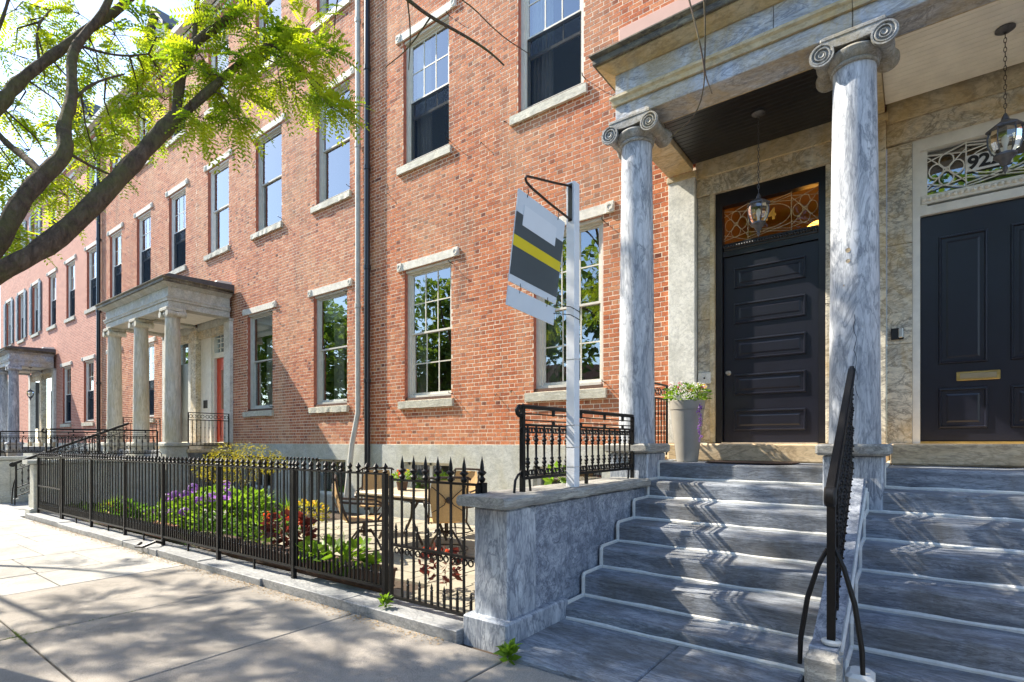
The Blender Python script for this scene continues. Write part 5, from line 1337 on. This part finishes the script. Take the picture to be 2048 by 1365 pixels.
for p in ([(-4.74,3.94,6.71),(-4.4,4.3,6.7),(-4.09,4.55,6.57),(-3.84,4.87,6.24),(-3.62,5.16,6.09)],[(-4.41,4.32,6.37),(-4.75,4.3,6.15),(-5.05,4.2,6.0)],[(-4.58,4.13,6.53),(-4.6,4.2,6.2),(-4.75,4.3,5.9)],[(-4.95,3.7,7.3),(-5.3,3.7,6.6),(-5.5,3.8,6.15),(-5.6,3.75,5.9)],
          [(-5.0,3.3,7.4),(-3.2,3.9,7.6),(-2.0,4.3,6.9),(-1.58,4.57,5.46),(-1.5,4.56,5.12),(-1.43,4.55,4.79),(-1.41,4.57,4.58),(-1.48,4.58,4.32),(-1.72,4.59,4.21)],[(-2.0,4.3,6.9),(-1.5,4.5,6.0),(-1.42,4.56,5.38),(-1.41,4.57,4.87),(-1.42,4.56,4.65),(-1.36,4.58,4.45)]):
    q = sm_(p); bt.tube(q, [.011-.007*i/len(q) for i in range(len(q))], 5)
bt.build('bare_twig', M['bark'], T1)
CL = [(-5.36,2.35,5.03,0.21),(-5.27,2.54,5.29,0.24),(-5.17,2.74,5.61,0.25),(-5.11,2.91,5.49,0.28),(-5.04,3.09,5.41,0.26),(-4.88,3.21,5.20,0.23),(-4.79,3.28,4.97,0.18),(-5.00,3.12,5.77,0.26),(-4.88,3.21,5.51,0.20),(-5.11,2.91,5.16,0.20),(-5.27,2.54,4.91,0.17),(-5.23,2.57,4.67,0.11),(-5.43,2.30,5.22,0.12),(-5.38,2.46,5.73,0.17),(-5.33,2.25,4.57,0.09),(-7.38,1.46,5.95,0.26),(-7.50,1.36,5.58,0.23),(-7.21,1.83,6.16,0.22),(-6.91,2.06,5.94,0.22),(-6.77,2.29,6.07,0.25),(-6.78,2.16,5.70,0.19),(-6.26,2.30,5.74,0.21),(-7.13,1.90,5.78,0.19),(-7.25,1.55,5.27,0.23),(-6.97,1.26,4.76,0.19),(-6.85,1.35,4.37,0.22),(-6.75,1.56,4.16,0.22),(-6.88,1.83,4.96,0.23),(-6.91,2.06,5.27,0.24),(-6.67,2.24,5.32,0.22),(-6.52,2.35,5.46,0.22),(-6.67,1.99,4.75,0.23),(-6.69,2.22,5.05,0.22),(-6.59,1.80,4.38,0.23),(-6.58,1.56,3.94,0.19),(-6.85,1.35,4.01,0.19),(-6.74,1.19,4.13,0.19),(-6.50,1.11,3.62,0.16),(-6.13,1.14,3.28,0.11),(-7.77,1.41,6.21,0.22),(-6.48,2.38,5.24,0.19),(-7.04,1.96,5.51,0.19),(-7.21,1.58,5.69,0.18),(-6.84,1.74,4.67,0.18)]
cr = MB(); tw = MB()
for i, (x, y, z, r) in enumerate(CL): spray(cr, tw, (x,y,z), r*1.15, 42 if i < 15 else 35, .27 if i < 15 else .24, LIMB)
def crown_fill(mb, tw, n, c, rad, ok, src, L=.30, k=14):
    made = 0
    while made < n:
        v = Vector((R.uniform(-1,1),R.uniform(-1,1),R.uniform(-1,1)))
        if v.length > 1: continue
        p = (c[0]+v.x*rad[0], c[1]+v.y*rad[1], c[2]+v.z*rad[2])
        if not ok(p): made += .05; continue
        spray(mb, tw, p, .42, k, L, src); made += 1
side = lambda p: p[1] < -p[0]*.166-.45
crown_fill(cr, tw, 120, (-8.4,-.1,6.6), (5.0,2.2,2.2), side, LIMB)
over = lambda p: p[2] > 1.55+.83*(-.6012*p[0]+.7991*p[1])+.75
crown_fill(cr, tw, 80, (-8.6,3.1,9.3), (3.6,1.7,1.4), over, LIMB)
cr.build('crown', M['leaf'], T1); tw.build('twigs', M['bark'], T1, kind='stuff')
T2 = thing('locust_tree', 'second honey locust farther along the kerb, its crown shading the pavement', 'tree', (-13.6,.2,gz(-13.6)), 'street trees')
tr = MB(); LIMB = []
tr.lathe(-13.6, .2, [(.28,gz(-13.6)-.1),(.22,.3),(.19,1.2),(.18,2.8)], 14)
limb([(-13.6,.2,2.7),(-13.4,.1,3.8),(-13.0,-.2,5.2),(-12.5,-.4,6.5)], .16, .05); limb([(-13.6,.2,2.7),(-13.9,.4,4.0),(-14.2,.6,5.6),(-14.6,.5,7.0)], .14, .05); limb([(-13.4,.1,3.8),(-13.6,-.8,5.2),(-13.7,-1.5,6.6)], .1, .04)
tr.build('trunk', M['bark'], T2, True); cr = MB(); tw = MB()
crown_fill(cr, tw, 52, (-12.6,-.2,6.8), (2.8,2.6,2.0), side, LIMB)
cr.build('crown', M['leaf'], T2); tw.build('twigs', M['bark'], T2, kind='stuff')

# ------------------------------------------------------------------ across the street (seen in the window glass)
ORD = ('first','second','third','fourth','fifth','sixth','seventh','eighth','ninth','tenth')
for i in range(10):
    x = -62+i*7.2+R.uniform(-1,1); y = -11+R.uniform(-.6,.6); h_ = 14.5+R.uniform(-1.5,1.5)
    t = thing('street_tree', 'leafy tree across the street, %s from the left' % ORD[i], 'tree', (x,y,-.6), 'trees across the street')
    m = MB(); m.tube([(x,y,-.8),(x+.1,y,2),(x-.1,y+.1,4.5),(x,y,9)], [.3,.24,.18,.06], 9)
    for k in range(7):
        a = k*1.05; m.tube([(x,y,3+k*.7),(x+math.cos(a)*1.2,y+math.sin(a)*1.2,4.4+k*.8),(x+math.cos(a)*2.6,y+math.sin(a)*2.6,5.4+k*.9)], [.11,.07,.02], 6)
    m.build('trunk', M['bark'], t, True); m = MB()
    for k in range(52):
        v = Vector((R.gauss(0,1),R.gauss(0,1),R.gauss(0,1))).normalized()*R.uniform(.35,1)
        clump(m, (x+v.x*3.4,y+v.y*2.8,h_*.58+v.z*h_*.36), (1.2,1.2,.9), 80, .46, .28, .1)
    m.build('crown', M['leafopp'], t)
oh = thing('brick_terrace', 'plain brick terrace across the street behind the trees', 'house', (-12,-20,0))
m = MB(); m.box(-45,25,-26,-20,-.3,7.5); m.build('wall', M['brickfar'], oh)
for i in range(20):
    for z in (1.2,4.6):
        MB().box(-43+i*3.4,-41.9+i*3.4,-20.02,-19.98,z,z+1.9).build('window', M['glass'], oh)

for (ang, z, r_) in ((-1.75,3.32,.022),(-1.75,3.22,.018),(-1.9,3.0,.010),(-1.2,2.6,.010)):
    x, y = -.47+.197*math.cos(ang), 6.03+.197*math.sin(ang)
    m = MB(); m.lathe(x, z, [(r_,y-.006),(r_*.9,y-.004),(0,y-.004)], 9, 'y', False); m.build('repair_patch', M['thresh'], P1)
m = MB(); q = []
for i in range(16):
    z = 2.72-i*.055; a = -1.50+.05*math.sin(i*1.9)+.02*math.sin(i*5.1)+i*.008; q.append((-.47+.2045*math.cos(a), 6.03+.2045*math.sin(a), z))
m.tube(q, [.0015+.002*abs(math.sin(i*2.3)) for i in range(16)], 5); m.build('stone_crack', M['pipeb'], P1)
